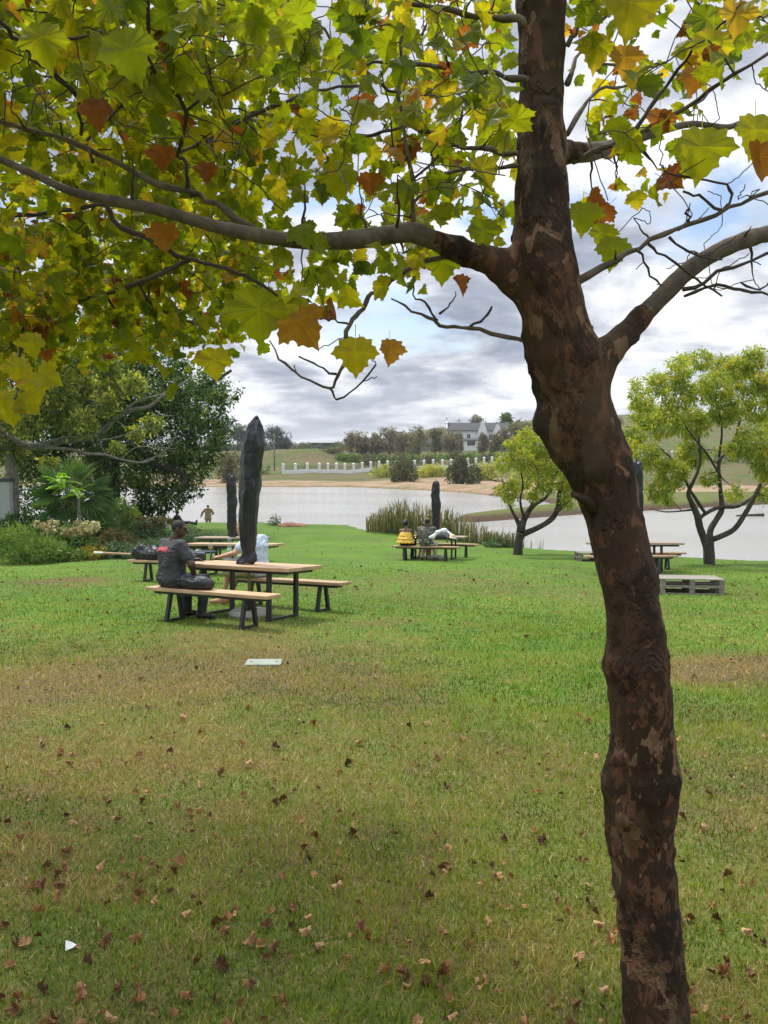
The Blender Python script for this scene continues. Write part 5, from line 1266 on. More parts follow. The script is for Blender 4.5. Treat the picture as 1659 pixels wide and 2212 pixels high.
# pale-limbed tree in front of it ---------------------------------------------------
yL = 31.
c2 = lambda x, y, r: (.3269 * x, 705 + .3269 * y, .3269 * r)
bl = Gy(28, yL)
TL_ = catmull([bl + A3(0, 0, -.2), at(28, 1060, yL), at(24, 1010, yL), at(14, 962, yL), at(2, 925, yL)], 4); TLr = np.linspace(.24, .20, len(TL_))
LSC[0] = .72
LL = limbs([[c2(*p) for p in l] for l in [
    [(40, 700, 36), (90, 745, 34), (150, 780, 34), (220, 795, 38), (300, 792, 42), (420, 752, 34), (560, 742, 30), (680, 692, 26), (760, 612, 22), (870, 552, 20), (980, 532, 18), (1100, 442, 13), (1220, 370, 9), (1270, 330, 6)],
    [(20, 690, 26), (60, 600, 22), (120, 480, 16), (200, 350, 11), (280, 220, 8)], [(760, 612, 14), (900, 500, 12), (1050, 455, 9), (1150, 420, 7)], [(560, 742, 10), (640, 560, 8), (700, 380, 6), (640, 240, 5)], [(100, 750, 20), (-60, 640, 16), (-200, 560, 12)],
    [(1030, 560, 8), (1080, 590, 6), (1140, 590, 4)]]], yL, 1.2)
CL = circ([c2(*p) for p in [(60, 800, 150), (80, 560, 170), (330, 420, 190), (520, 380, 150), (720, 400, 130), (720, 520, 90), (420, 590, 140), (200, 640, 130), (560, 640, 110), (880, 380, 90), (250, 250, 190), (500, 220, 150), (-80, 700, 170), (1000, 640, 60), (330, 900, 60), (780, 800, 40), (700, 250, 110), (900, 700, 60)]], yL, 1.5, .75)
lt = make_tree(bl, 'pale-limbed tree with sparse yellowish leaves and bare twigs in front of the dark tree', (TL_, TLr), LL, CL, 2900, 9, .17, .34, M_OG, M_BARK3, None, 190, .010, .4, .45, .50, .24, shell=.3)
LSC[0] = .9
# bare dead sprays
dead = []
for l in [[(300, 800, 14), (480, 815, 11), (560, 840, 11), (700, 850, 10), (800, 880, 9), (930, 900, 7), (1020, 880, 4)], [(640, 760, 8), (780, 730, 6), (900, 690, 4), (990, 640, 3)], [(930, 900, 6), (1050, 850, 5), (1130, 780, 4), (1170, 690, 2)], [(700, 850, 5), (660, 770, 4), (640, 720, 3)], [(800, 880, 5), (900, 800, 4), (1050, 800, 3), (1170, 810, 2)]]:
    P, q = limbs([[c2(*p) for p in l]], yL - .8, .3)[0]; dead.append((P, q))
    mb = MB(); mb.tube(P - np.array(bl), q, 7); mb.build('dead_branch', M_BARK3, lt, True)
tg2, _ = lumps_pts(circ([c2(*p) for p in [(1080, 790, 80), (1130, 720, 60), (950, 850, 80), (850, 760, 90), (780, 850, 60), (1000, 690, 50)]], yL - .8, .3), 90, .1)
tw_ = grow(np.concatenate([d[0] for d in dead]), np.concatenate([d[1] for d in dead]), list(tg2), .006, .2, 4, .5, 4)
V = np.concatenate(tw_.V) - np.array(bl); mk('dead_twigs', V, tw_.F, M_BARK3, lt, np.zeros(len(V)), True)['kind'] = 'stuff'

# fan palm ------------------------------------------------------------------------------
def fan_leaf(mb, c, d, size, nrm, t0, nseg=22, span=R(230), drp=.25):
    d = d / np.linalg.norm(d); nrm = nrm - d * np.dot(d, nrm); nrm /= np.linalg.norm(nrm); x = np.cross(d, nrm)
    for k in range(nseg):
        a = (k / (nseg - 1) - .5) * span; L = size * (1 - .25 * abs(a) / (span / 2)) * rng.uniform(.9, 1.05)
        u = d * math.cos(a) + x * math.sin(a); w_ = np.cross(u, nrm); ww = size * .040
        mid = c + u * L * .6 + nrm * .03 * (k % 2) * size + A3(0, 0, -drp * L * .12); tip = c + u * L + A3(0, 0, -drp * L * rng.uniform(.3, .8))
        V = [c, mid + w_ * ww, tip, mid - w_ * ww]; mb.add(V, [[[0, 1, 2], [0, 2, 3]]], np.array([t0, t0, min(t0 + .25, 1), t0]))
def make_palm(base, H, label, n, size, name='fan_palm', cat='palm', trunk=None, rb=.11, pet=.8):
    r, _ = tree_thing(name, base, label, cat)
    mb = MB(); mb.tube(catmull([(0, 0, -.2), (.02, 0, H * .4), (-.02, 0, H)], 6), np.interp(np.linspace(0, 1, 13), [0, .2, .7, 1], [rb * 1.3, rb, rb * 1.1, rb * 1.5]) * (1 + .15 * (np.arange(13) % 2)), 12); mb.build('trunk', trunk, r, True)
    lf = MB(); pt_ = MB()
    for i in range(n):
        el = R(78) - R(118) * (i / n) ** .9; az = i * 2.4 + rng.uniform(-.3, .3); d = A3(math.cos(az) * math.cos(el), math.sin(az) * math.cos(el), math.sin(el))
        c0 = A3(0, 0, H); c = c0 + d * pet * size * rng.uniform(.8, 1.15); pt_.tube([c0, (c0 + c) / 2 + A3(0, 0, .03), c], [.022, .016, .012], 5)
        d2 = d + A3(0, 0, -.25); fan_leaf(lf, c, d2, size * rng.uniform(.85, 1.1), A3(0, 0, 1.) + .5 * unit(1)[0] + d * .2, float(np.clip(.45 + .18 * rng.normal() - .25 * (i / n) + .1, .05, .85)))
    lf.build('fronds', M_PALM, r); pt_.build('leaf_stalks', m_stalk, r, True)
    return r
m_stalk = m_plain('palm_stalk', (.12, .14, .04), .6)
M_PTRUNK = m_bark('palm_fibre', (.06, .03, .018), (.24, .12, .065), 14., (1, 1, 2.5))
bp = Gy(160, 28.)
make_palm(bp, 1.95, 'fan palm with wide green fans standing in the planted bed', 26, 1.02, trunk=M_PTRUNK)
# lime sapling in front of the palm
bs = Gy(172, 26.8)
r, iv = tree_thing('sapling', bs, 'slim sapling with lime green feathery leaves in front of the palm', 'sapling')
st_ = catmull([bs + A3(0, 0, -.1), at(171, 1110, 26.8), at(168, 1075, 26.8), at(150, 1052, 26.7), at(120, 1030, 26.6)], 5)
mb = MB(); mb.tube(st_ + iv, np.linspace(.055, .018, len(st_)), 9); mb.build('stem', M_BARK3, r, True)
lf = MB()
for k in range(24):
    c = at(rng.uniform(112, 168), 0, 26.6); i_ = rng.random(); p0 = at(165 - 45 * i_, 1062 - 36 * i_ + rng.uniform(-6, 12), 26.6 + rng.uniform(-.3, .3)); d = A3(rng.uniform(-.9, .7), rng.uniform(-.7, .5), rng.uniform(-.25, .35)); d /= np.linalg.norm(d); L = rng.uniform(.35, .6)
    sd2 = np.cross(d, A3(0, 0, 1)); sd2 /= np.linalg.norm(sd2)
    for q_ in range(12):
        u = (q_ + 1) / 12; pc_ = p0 + d * L * u + A3(0, 0, -.14 * u * u)
        for sg in (-1, 1):
            tip = pc_ + sd2 * sg * .19 * (1 - .5 * u) + d * .05 + A3(0, 0, -.03); ww = d * .05
            t0 = rng.uniform(.2, 1); lf.add(np.array([pc_, (pc_ + tip) / 2 + ww, tip, (pc_ + tip) / 2 - ww]) + iv, [[[0, 1, 2, 3]]], t0)
lf.build('leaves', M_LIME, r)

# planted bed: each shrub a thing -------------------------------------------------------
def shrub(X, Ytop, Ybot, wpx, y, label, mat, n=420, m=8, ls=.10, name='shrub', grp=None, tm=.5, droop=.2, asp=.45, up=.5, tc=.2, extra=None, dep=1.0, stem=True, outward=.8, rag=.22):
    base = Gy(X, y); h = max((proj(base)[1] - Ytop) * y / F, .3); hw = px_r(wpx, y) / 2
    r, iv = tree_thing(name, base, label, 'shrub', grp)
    L = []
    k = max(3, int(hw * 5))
    for i in range(k):
        a = rng.uniform(-1, 1); b = rng.uniform(-1, 1); hh = h * (1 - .35 * a * a) * rng.uniform(1 - rag, 1.0)
        L.append((base + A3(a * hw * .75, b * hw * .6 * dep, hh * .5), np.array([hw * .45 + .1, (hw * .45 + .1) * min(dep, 1), hh * .52])))
    L.append((base + A3(0, 0, h * .5), np.array([hw * .6, hw * .6 * dep, h * .5])))
    V, f, t_ = foliage(L, n, m, ls, ls * 1.7, droop, asp, .7, up, tm, tc, .14, .3, outward)
    k_ = V[:, 2] > height(V[:, 0], V[:, 1]) - .05
    V[:, 2] = np.maximum(V[:, 2], height(V[:, 0], V[:, 1]) + .01)
    mk('foliage', V + iv, f, mat, r, t_)
    if stem:
        mb = MB()
        for i in range(5):
            q_ = L[i % len(L)][0]; mb.tube(np.array([base + A3(rng.uniform(-.1, .1), rng.uniform(-.1, .1), -.05), base * .4 + q_ * .6 + A3(rng.uniform(-.1, .1), 0, 0), q_]) + iv, [.025, .018, .01], 5)
        mb.build('stems', M_DKBARK, r, True)
    if extra:
        em, en, es, zlo = extra; fl = MB()
        for i in range(en):
            c = base + A3(rng.uniform(-1, 1) * hw * .95, rng.uniform(-1, .6) * hw * .7, h * rng.uniform(zlo, 1.05)); nn = 46
            P = c + unit(nn) * es * A3(1, 1, .75); fr_ = frames(unit(nn), P - c)
            v, ff, tt = stamp(DIAM[0] * A3(1., 1, 1), DIAM[1], P, fr_, np.full(nn, es * .75), np.clip(.5 + .25 * rng.normal(size=nn) + .2 * (i % 3 - 1), 0, 1)); fl.add(v + iv, ff, tt)
        fl.build('flower_heads', em, r)
    return r
shrub(30, 1140, 1226, 150, 22.8, 'bright green feathery shrub at the lawn edge beside the white wall', M_SH, 900, 8, .13, tm=.62, droop=-.5, asp=.16, up=.1)
shrub(120, 1178, 1222, 90, 23.6, 'low leafy green shrub next to the feathery one', M_SH, 480, 8, .075, tm=.5)
shrub(190, 1180, 1214, 80, 24.4, 'yellow-leaved low plant in the bed below the palm', M_YFOL, 260, 7, .07, tm=.45, rag=.4)
shrub(255, 1172, 1208, 110, 25.2, 'dark glossy ground shrub in front of the palm', M_SHB, 620, 8, .075, tm=.42)
shrub(345, 1164, 1198, 130, 27., 'grey-green low hedge shrub right behind the lying parasol pole', M_SHB, 760, 8, .08, tm=.5)
shrub(430, 1150, 1184, 110, 29.5, 'grey-green shrub at the end of the bed behind the man in grey', M_SHB, 620, 8, .085, tm=.55)
shrub(150, 1132, 1180, 130, 25.4, 'hydrangea with faded cream flower heads', M_SH, 620, 8, .10, tm=.35, extra=(M_FLOW, 34, .135, .72))
shrub(245, 1140, 1180, 100, 27., 'russet-leaved bush between the hydrangeas', M_RED, 420, 8, .085, tm=.45)
shrub(325, 1122, 1170, 100, 29.2, 'hydrangea bush with brownish drying flower heads', M_SHB, 460, 8, .09, tm=.45, extra=(M_RED, 20, .12, .75))
shrub(405, 1134, 1170, 100, 32., 'green shrub on the lake side of the bed', M_SHB, 460, 8, .09, tm=.5)
shrub(262, 1072, 1165, 76, 32., 'tall pale green rounded bush at the water behind the palm', M_SH, 900, 8, .10, tm=.66)
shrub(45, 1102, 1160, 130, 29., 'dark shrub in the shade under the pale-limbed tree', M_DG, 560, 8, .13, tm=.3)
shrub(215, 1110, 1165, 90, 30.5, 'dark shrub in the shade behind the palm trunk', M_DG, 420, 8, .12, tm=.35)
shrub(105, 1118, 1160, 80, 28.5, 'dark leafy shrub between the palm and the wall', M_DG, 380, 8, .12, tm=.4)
# white wall of a building with shade beside the bed
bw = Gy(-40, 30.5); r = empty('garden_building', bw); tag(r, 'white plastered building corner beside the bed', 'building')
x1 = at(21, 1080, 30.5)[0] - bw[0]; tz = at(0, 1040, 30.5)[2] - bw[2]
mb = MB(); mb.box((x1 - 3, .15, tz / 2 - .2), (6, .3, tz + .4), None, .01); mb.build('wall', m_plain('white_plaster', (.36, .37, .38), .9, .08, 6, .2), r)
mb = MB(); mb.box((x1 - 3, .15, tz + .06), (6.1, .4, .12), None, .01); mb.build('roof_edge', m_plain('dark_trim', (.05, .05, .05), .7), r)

# reeds -------------------------------------------------------------------------------------
M_REED = m_leaf('reed', [(0., (.035, .075, .02)), (.35, (.085, .13, .035)), (.55, (.17, .17, .06)), (.75, (.30, .22, .11)), (1., (.40, .30, .18))], .3, .6, 1.2)
M_SEED = m_plain('seed_head', (.10, .045, .022), .9)
def reeds(poly, n, hfun, label, seeds=0, brown=.45, grp='reed stands at the edge of the lake'):
    """poly: picture columns and distances (X, y) of the stand's ground plan"""
    pl = np.array([[(X - 829.5) / F * y, y] for X, y in poly]); c = pl.mean(0); base = A3(c[0], c[1], hz(*c)); r, iv = tree_thing('reed_clump', base, label, 'reeds', grp)
    pts = []
    while len(pts) < n:
        q_ = rng.uniform(pl.min(0), pl.max(0), (4 * n, 2)); pts += list(q_[in_poly(q_[:, 0], q_[:, 1], pl)])
    P = np.array(pts[:n]); z = np.maximum(height(P[:, 0], P[:, 1]), W - .2); Hh = np.array([hfun(829.5 + F * p[0] / p[1]) for p in P]) * rng.uniform(.55, 1.08, n)
    a = rng.uniform(0, 2 * np.pi, n); ln = rng.uniform(.03, .28, n) * Hh; dx = np.stack([np.cos(a), np.sin(a), 0 * a], 1); wd = rng.uniform(.010, .018, n)[:, None]; sd3 = np.stack([-np.sin(a + .6), np.cos(a + .6), 0 * a], 1) * wd
    b = np.c_[P, z]; m1 = b + dx * (ln * .25)[:, None] + np.c_[0 * a, 0 * a, Hh * .55]; m2 = b + dx * (ln * .65)[:, None] + np.c_[0 * a, 0 * a, Hh * .88]; bend = rng.random(n) < .4
    tp = b + dx * (ln * np.where(bend, 1.6, 1.05))[:, None] + np.c_[0 * a, 0 * a, Hh * np.where(bend, .82, 1.04)]
    V = np.stack([b - sd3, b + sd3, m1 - sd3, m1 + sd3, m2 - sd3 * .8, m2 + sd3 * .8, tp], 1).reshape(-1, 3)
    o7 = (np.arange(n) * 7)[:, None]; q4 = np.concatenate([o7 + np.array([[0, 1, 3, 2]]), o7 + np.array([[2, 3, 5, 4]])]); t3 = o7 + np.array([[4, 5, 6]])
    isb = rng.random(n) < brown; t0 = np.where(isb, rng.uniform(.58, 1, n), rng.uniform(.05, .5, n)); T = np.stack([t0 * .7, t0 * .7, t0, t0, np.clip(t0 + .12, 0, 1), np.clip(t0 + .12, 0, 1), np.clip(t0 + .25, 0, 1)], 1).ravel()
    mk('leaves', V + iv, [q4, t3], M_REED, r, T)
    if seeds:
        mb = MB()
        for i in rng.integers(0, n, seeds):
            p = b[i] + A3(0, 0, Hh[i] * .9); mb.tube(np.array([b[i], p, p + A3(0, 0, .004), p + A3(0, 0, .16), p + A3(0, 0, .17), p + A3(0, 0, .3)]) + iv, [.004, .004, .013, .013, .004, .002], 5)
        mb.build('seed_heads', M_SEED, r)['kind'] = 'stuff'
    return r
reeds([(788, 38), (1052, 32.), (1052, 36), (960, 41), (800, 42.5)], 2300, lambda X: np.interp(X, [780, 820, 860, 930, 980, 1010, 1050], [.55, 1.15, 1.62, 1.42, 1.30, 1.12, .85]) * 1.10, 'tall dense stand of green and brown reeds behind the couple at the table', 60, .36)
reeds([(1045, 31.5), (1112, 30.0), (1112, 31.5), (1045, 34)], 420, lambda X: .62, 'short thin reeds between the dense stand and the small tree', 0, .35)
shrub(1075, 1163, 1186, 62, 30.9, 'low green waterside plant in front of the short reeds', M_SHB, 260, 8, .07, tm=.5)
reeds([(1035, 34), (1180, 32), (1180, 34.5), (1035, 37)], 110, lambda X: 1.35, 'sparse tall reed stalks standing in the water by the small tree', 0, .2)
shrub(596, 1112, 1132, 34, 43., 'scrawny weed growing at the bare soil by the water', M_SHB, 60, 6, .10, tm=.5, stem=True)
# soil mound
pm = G(625, 1137); r = empty('soil_mound', pm); tag(r, 'low heap of bare brown soil at the lawn edge', 'soil heap')
V, q = sdf_mesh([('e', (0, 0, 0), (.62, .5, .22), None), ('e', (.6, .1, -.02), (.45, .4, .15), None)], .04, .15, lambda P: -(fbm(P * 5, 3, 3) - .5) * .12); mk('soil', V, [q], m_plain('bare_soil', (.22, .11, .065), .95, .3, 9, .6, .03), r, None, True)
# low wall by the lake
p0 = Gy(285, 41.5); p1 = Gy(362, 41.0); r = empty('low_wall', (p0 + p1) / 2); tag(r, 'low grey stone wall along the water behind the bed', 'wall'); iv = -(p0 + p1) / 2
mb = MB(); d = p1 - p0
for i in range(5):
    a, b = p0 + d * i / 5, p0 + d * (i + .985) / 5; mb.bar(a + iv + A3(0, 0, .13), b + iv + A3(0, 0, .13 + rng.uniform(-.01, .01)), .4, .34, bev=.03, tint=rng.random())
mb.build('stones', m_plain('grey_stone', (.34, .33, .32), .9, .25, 8, .5), r)
# curved bar on a leg
pb_ = G(552, 1131); r = empty('curved_bar', pb_); tag(r, 'thin grey curved bar on a short leg at the lawn edge', 'bar')
mb = MB(); c_ = at(540, 1121, pb_[1]) - pb_; e_ = at(572, 1129, pb_[1]) - pb_
mb.tube(catmull([c_, c_ * .72 + e_ * .28 + A3(0, 0, -.09), (c_ + e_) / 2 + A3(0, 0, -.05), e_ + A3(0, 0, -.02)], 6), .022, 8); mb.build('rail', m_plain('grey_metal', (.20, .21, .22), .5), r, True)
mb = MB(); k_ = c_ * .5 + e_ * .5 + A3(0, 0, -.06); mb.tube([k_, A3(k_[0], k_[1], -.05)], .014, 8); mb.build('leg', M_STEEL, r, True)
# floating log
pl2 = at(1621, 1115, 0.1); d_ = ray(1621, 1115); kk = (W - CAM[2]) / d_[2]; pl2 = CAM + d_ * kk
r = empty('floating_log', (pl2[0], pl2[1], W), R(4)); tag(r, 'dark log floating on the water beyond the forked tree', 'log')
V, q = sdf_mesh([('c', (-1.15, 0, .03), (1.1, .05, .09), .10, .15), ('c', (-.2, .28, .04), (1.2, .24, .08), .08, .09)], .035, .03, lambda P: -(fbm(P * 7, 3, 2) - .5) * .06); mk('bark', V, [q], M_DKBARK, r, None, True)
# ================================================================ the far shore
M_WALLW = m_plain('white_wall', (.78, .78, .77), .9, .06, 1.5, .1)
M_SLATE = m_plain('slate_roof', (.055, .055, .06), .85, .2, 3, .3)
M_IRON = m_plain('iron_railing', (.02, .022, .022), .6)
t = NT('dark_window'); M_WIN = t.fin(t.pr((.02, .03, .04), .08))
# boundary wall: posts on a low wall, railings between
wp = [G(612, 1020), Gy(690, 150.5), Gy(745, 152), Gy(855, 157), Gy(975, 162), Gy(1080, 166), Gy(1250, 172), Gy(1500, 180)]
wp[0] = Gy(612, 150)
r = empty('boundary_wall', wp[0]); tag(r, 'long white boundary wall with posts and dark railings across the lake', 'wall'); iv = -np.array(wp[0])
fp = []; 
for a, b in zip(wp[:-1], wp[1:]):
    n_ = max(2, int(round(np.linalg.norm((b - a)[:2]) / 2.0)))
    fp += [a + (b - a) * i / n_ for i in range(n_)]
fp.append(wp[-1]); fp = np.array(fp); fp[:, 2] = height(fp[:, 0], fp[:, 1])
mb = MB(); rl = MB()
for a, b in zip(fp[:-1], fp[1:]):
    mb.bar(a + iv + A3(0, 0, .25), b + iv + A3(0, 0, .25), .25, .95, bev=.02)
    for k in range(1, 13): q_ = a + (b - a) * k / 13 + iv; rl.bar(q_ + A3(0, 0, .7), q_ + A3(0, 0, 1.45), .035, .035, (0, 1, 0), .002)
    rl.bar(a + iv + A3(0, 0, 1.38), b + iv + A3(0, 0, 1.38), .04, .04); rl.bar(a + iv + A3(0, 0, .82), b + iv + A3(0, 0, .82), .04, .04)
mb.build('plinth', M_WALLW, r); rl.build('railings', M_IRON, r)
shown = 0
for p in fp:
    if shown >= 95: break
    b = MB(); b.box(p + iv + A3(0, 0, .8), (.46, .46, 2.0), None, .02); b.box(p + iv + A3(0, 0, 1.84), (.56, .56, .10), None, .02); b.lathe([(.30, 1.89), (.0, 2.05)], 4, p + iv); b.build('post', M_WALLW, r); shown += 1
# gate return at the near end
# utility poles
for X, y, H, lab in ((593, 158, 7.6, 'bare wooden utility pole at the end of the boundary wall'), (991, 185, 9.6, 'utility pole among the trees below the white house')):
    p = Gy(X, y); r = empty('utility_pole', p); tag(r, lab, 'pole', 'utility poles across the lake'); b = MB(); b.tube([(0, 0, -.3), (0, 0, H)], [.16, .11], 8); b.build('pole', M_BARK3, r, True)
    b = MB(); b.bar((-.7, 0, H - .5), (.7, 0, H - .5), .1, .1); b.build('crossarm', M_BARK3, r)
# houses ----------------------------------------------------------------------------------
def gable_wall(mb, c, wd, h0, h1, th, ux, style=True):
    """ornate rounded gable of width wd; ux the unit direction along its width"""
    pr_ = [(-.5, 0), (-.5, h0), (-.44, h0 + (h1 - h0) * .10), (-.40, h0 + (h1 - h0) * .34), (-.30, h0 + (h1 - h0) * .48), (-.22, h0 + (h1 - h0) * .66), (-.20, h0 + (h1 - h0) * .82), (-.12, h0 + (h1 - h0) * .96), (0, h1)]
    pr_ = pr_ + [(-x, z) for x, z in pr_[-2::-1]]
    n_ = len(pr_); uy = np.array([-ux[1], ux[0], 0]); V = []
    for s in (-th / 2, th / 2):
        for x, z in pr_: V.append(c + ux * x * wd + uy * s + A3(0, 0, z))
    f_ = [[i, (i + 1) % n_, n_ + (i + 1) % n_, n_ + i] for i in range(n_)]
    tri = [[0, i, i + 1] for i in range(1, n_ - 1)] ; tri = [t_[::-1] for t_ in tri] + [[n_ + a for a in t_] for t_ in tri]
    mb.add(V, [f_, tri])
def house(base, yaw, L, D, h, rh, label, windows, gables=(), chim=(), cat='house', grp=None, name='house', rmat=None, wmat=None):
    r = empty(name, base, yaw); tag(r, label, cat, grp)
    mb = MB(); mb.box((0, 0, h / 2 - .6), (L, D, h + 1.2), None, .02)
    mb.add([(-L / 2 + .001, -D / 2 + .05, h), (-L / 2 + .001, D / 2 - .05, h), (-L / 2 + .001, 0, h + rh - .05), (L / 2 - .001, -D / 2 + .05, h), (L / 2 - .001, D / 2 - .05, h), (L / 2 - .001, 0, h + rh - .05)], [[[0, 2, 1], [3, 4, 5]]])
    mb.build('wall', wmat or M_WALLW, r)
    e = .45; V = [(-L / 2 - .3, -D / 2 - e, h - .15), (L / 2 + .3, -D / 2 - e, h - .15), (L / 2 + .3, 0, h + rh), (-L / 2 - .3, 0, h + rh), (-L / 2 - .3, D / 2 + e, h - .15), (L / 2 + .3, D / 2 + e, h - .15)]
    V2 = [(x, y, z + .18) for x, y, z in V]
    mb = MB(); mb.add(V + V2, [[[6, 7, 8, 9], [9, 8, 11, 10], [3, 2, 1, 0], [4, 5, 2, 3], [0, 1, 7, 6], [5, 4, 10, 11], [0, 6, 9, 3], [3, 9, 10, 4], [1, 2, 8, 7], [2, 5, 11, 8]]]); rf = mb.build('roof', rmat or M_SLATE, r)
    for x, z, w_, hh in windows:
        b = MB(); b.box((x, -D / 2 - .01, z), (w_ + .16, .10, hh + .16), None, .01); wn = b.build('window', M_WALLW, r)
        b = MB(); b.box((x, -D / 2 - .05, z), (w_, .05, hh), None, .004); b.build('pane', M_WIN, wn)
        b = MB(); b.box((x, -D / 2 - .08, z), (.06, .02, hh)); 
        if w_ > 1.6:
            for k in (-.25, .25): b.box((x + k * w_, -D / 2 - .08, z), (.06, .02, hh))
        b.build('mullion', M_WALLW, wn)
    for x, dep_, wd, h0, h1 in gables:
        b = MB(); b.box((x, -D / 2 - dep_ / 2, h0 / 2 - .5), (wd - .2, dep_, h0 + 1.), None, .02); gable_wall(b, A3(x, -D / 2 - dep_ - .15, 0), wd, h0, h1, .35, A3(1, 0, 0)); b.build('gable', M_WALLW, r)
        b = MB(); b.box((x, -D / 2 - dep_ - .34, h0 * .62), (wd * .28, .06, h0 * .45), None, .004); b.build('pane', M_WIN, r)
        b = MB(); hz_ = h1 - .5
        b.add([(x - wd / 2, -D / 2 - dep_, h0), (x + wd / 2, -D / 2 - dep_, h0), (x, -D / 2 - dep_, hz_), (x - wd / 2, 0, h0), (x + wd / 2, 0, h0), (x, 0, hz_)], [[[0, 2, 5, 3], [2, 1, 4, 5]]]); b.build('gable_roof', rmat or M_SLATE, r)
    for x, hh in chim:
        b = MB(); gable_wall(b, A3(x, 0, 0), D + .4, h, h + rh + .7, .4, A3(0, 1, 0)); b.box((x, 0, h + rh + 1.1), (.7, .9, 1.4), None, .03); b.build('end_gable', M_WALLW, r)
    return r
yH = 232.
def Hb(X, Y, y): p = at(X, Y, y); return p
pxm = yH / F
b = Hb(1030, 963, yH); 
house(b, R(-4), 130 * pxm, 7., 4.5, 2.2, 'white gabled farmhouse with slate roof on the hillside', [(-6.2, 2.5, 3.4, 1.8), (-2.6, 2.6, 1.0, 1.5), (3.8, 2.5, .9, 1.5)],
      [(1.4, 1.2, 2.9, 3.4, 7.4), (5.8, .8, 3.0, 3.2, 6.3), (8.4, .6, 2.0, 3.4, 5.8)], [(-130 * pxm / 2, 1)])
house(Hb(1005, 972, yH - 7), R(-4), 26 * pxm * 2.2, 4., 2.9, .3, 'low white terrace wing below the slate-roofed farmhouse', [(-2.2, 1.9, 3.2, 1.3), (1.6, 1.9, 2.2, 1.3)])
house(Hb(925, 976, yH - 2), R(3), 16., 7., 2.0, 2.1, 'long low slate-roofed barn beside the farmhouse', [(-4, 1.1, 1.2, .9), (3, 1.1, 1.2, .9)], wmat=m_plain('grey_plaster', (.30, .29, .27), .9))
house(Hb(838, 978, yH), R(8), 13., 6., 1.9, 2.2, 'dark roofed shed at the end of the tree row', [(-3, 1.1, 1.4, .9), (2.5, 1.1, 1.4, .9)], wmat=m_plain('brick_wall', (.24, .17, .13), .9))
house(Hb(857, 957, yH + 6), R(0), 3.2, 3.2, 1.8, 1.5, 'small square pavilion with a peaked roof behind the trees', [(0, 1.0, .8, .8)], wmat=m_plain('timber_wall', (.18, .14, .11), .9))
house(Hb(705, 966, 250), R(0), 9., 5., 1.4, .3, 'low green flat shed on the far rise', [(-2, .8, 1., .6)], wmat=m_plain('green_sheet', (.06, .12, .09), .7), rmat=m_plain('grey_sheet', (.25, .26, .27), .6))
# far trees: each with its own trunk and crown
def far_tree(X, Ytop, y, wpx, label, mat, ncl=150, m=6, ls=.5, asp=.5, name='tree', grp='trees on the hillside across the lake', tm=.5, trunk=.35, lumps=7, mb_=None, Yb=None, slim=1., shell=.3):
    base = Gy(X, y); 
    if Yb: base = A3(base[0], base[1], at(X, Yb, y)[2]); 
    H = max(at(X, Ytop, y)[2] - base[2], 2.5); hw = px_r(wpx, y) / 2
    r, iv = tree_thing(name, base, label, 'tree', grp)
    tp = np.array([base + A3(0, 0, -.3), base + A3(.05 * H * rng.normal() * .3, 0, H * .4), base + A3(.08 * hw, 0, H * .75)]); mb = MB(); mb.tube(catmull(tp, 4) + iv, np.linspace(.022 * H, .008 * H, 9), 7)
    L = []
    for i in range(lumps):
        u = rng.uniform(0, 1); a = rng.uniform(0, 6.28); rr = rng.uniform(0, .75) * (1 - .45 * u); z = H * (trunk + (1 - trunk) * (.12 + .76 * u)); w_ = hw * rng.uniform(.30, .52)
        c = base + A3(math.cos(a) * rr * hw, math.sin(a) * rr * hw, z); L.append((c, np.array([w_, w_, min(w_ * .9 * slim, H * .2)])))
        p = base + A3(0, 0, max(z - .25 * H, H * .15)); mb.tube(np.array([p, (p + c) / 2 + A3(0, 0, .03 * H), c]) + iv, [.010 * H, .007 * H, .004 * H], 5)
    L.append((base + A3(0, 0, H * (trunk + 1) / 2), np.array([hw * .45, hw * .45, H * (1 - trunk) * .42])))
    L.append((base + A3(0, 0, H * .9), np.array([hw * .3, hw * .3, H * .1])))
    mb.build('trunk', mb_ or M_BARK2, r, True)
    V, f, t_ = foliage(L, ncl, m, ls, ls * 1.5, .3, asp, shell, .3, tm, .22, .14); mk('crown', V + iv, f, mat, r, t_)
    return r
FT = [(758, 933, 60, 'slender sparse olive tree, first of the row from the boundary wall end', 1), (785, 930, 46, 'thin olive tree second in the row on the far side', 0), (812, 936, 50, 'brownish thin tree third in the row on the far side', 1), (842, 925, 54, 'dusty brown tree in front of the dark shed', 1), (872, 935, 44, 'brown bushy tree beside the dark shed', 1),
      (905, 920, 62, 'tall airy tree in front of the slate barn', 0), (940, 924, 54, 'dark olive tree at the barn end nearer the house', 0), (972, 930, 40, 'thin tree beside the house terrace', 1), (1088, 925, 44, 'bare-looking tree past the ornate gables', 1), (1115, 912, 60, 'pale feathery tree beside the gabled house', 0), (1140, 915, 60, 'olive tree next to the plane trunk on the hillside', 0)]
FT += [(990, 936, 26, 'slim tree in front of the farmhouse chimney end', 0), (1042, 934, 24, 'thin grey tree in front of the first ornate gable', 1), (1070, 938, 26, 'low olive tree in front of the second ornate gable', 0)]
for X, Yt, w_, lab, k in FT: far_tree(X, Yt, 196 + rng.uniform(-10, 10), w_ * 1.3, lab, (M_FAR, M_FARB)[k], 420, 7, .40, .45, tm=.55, trunk=.10, lumps=12)
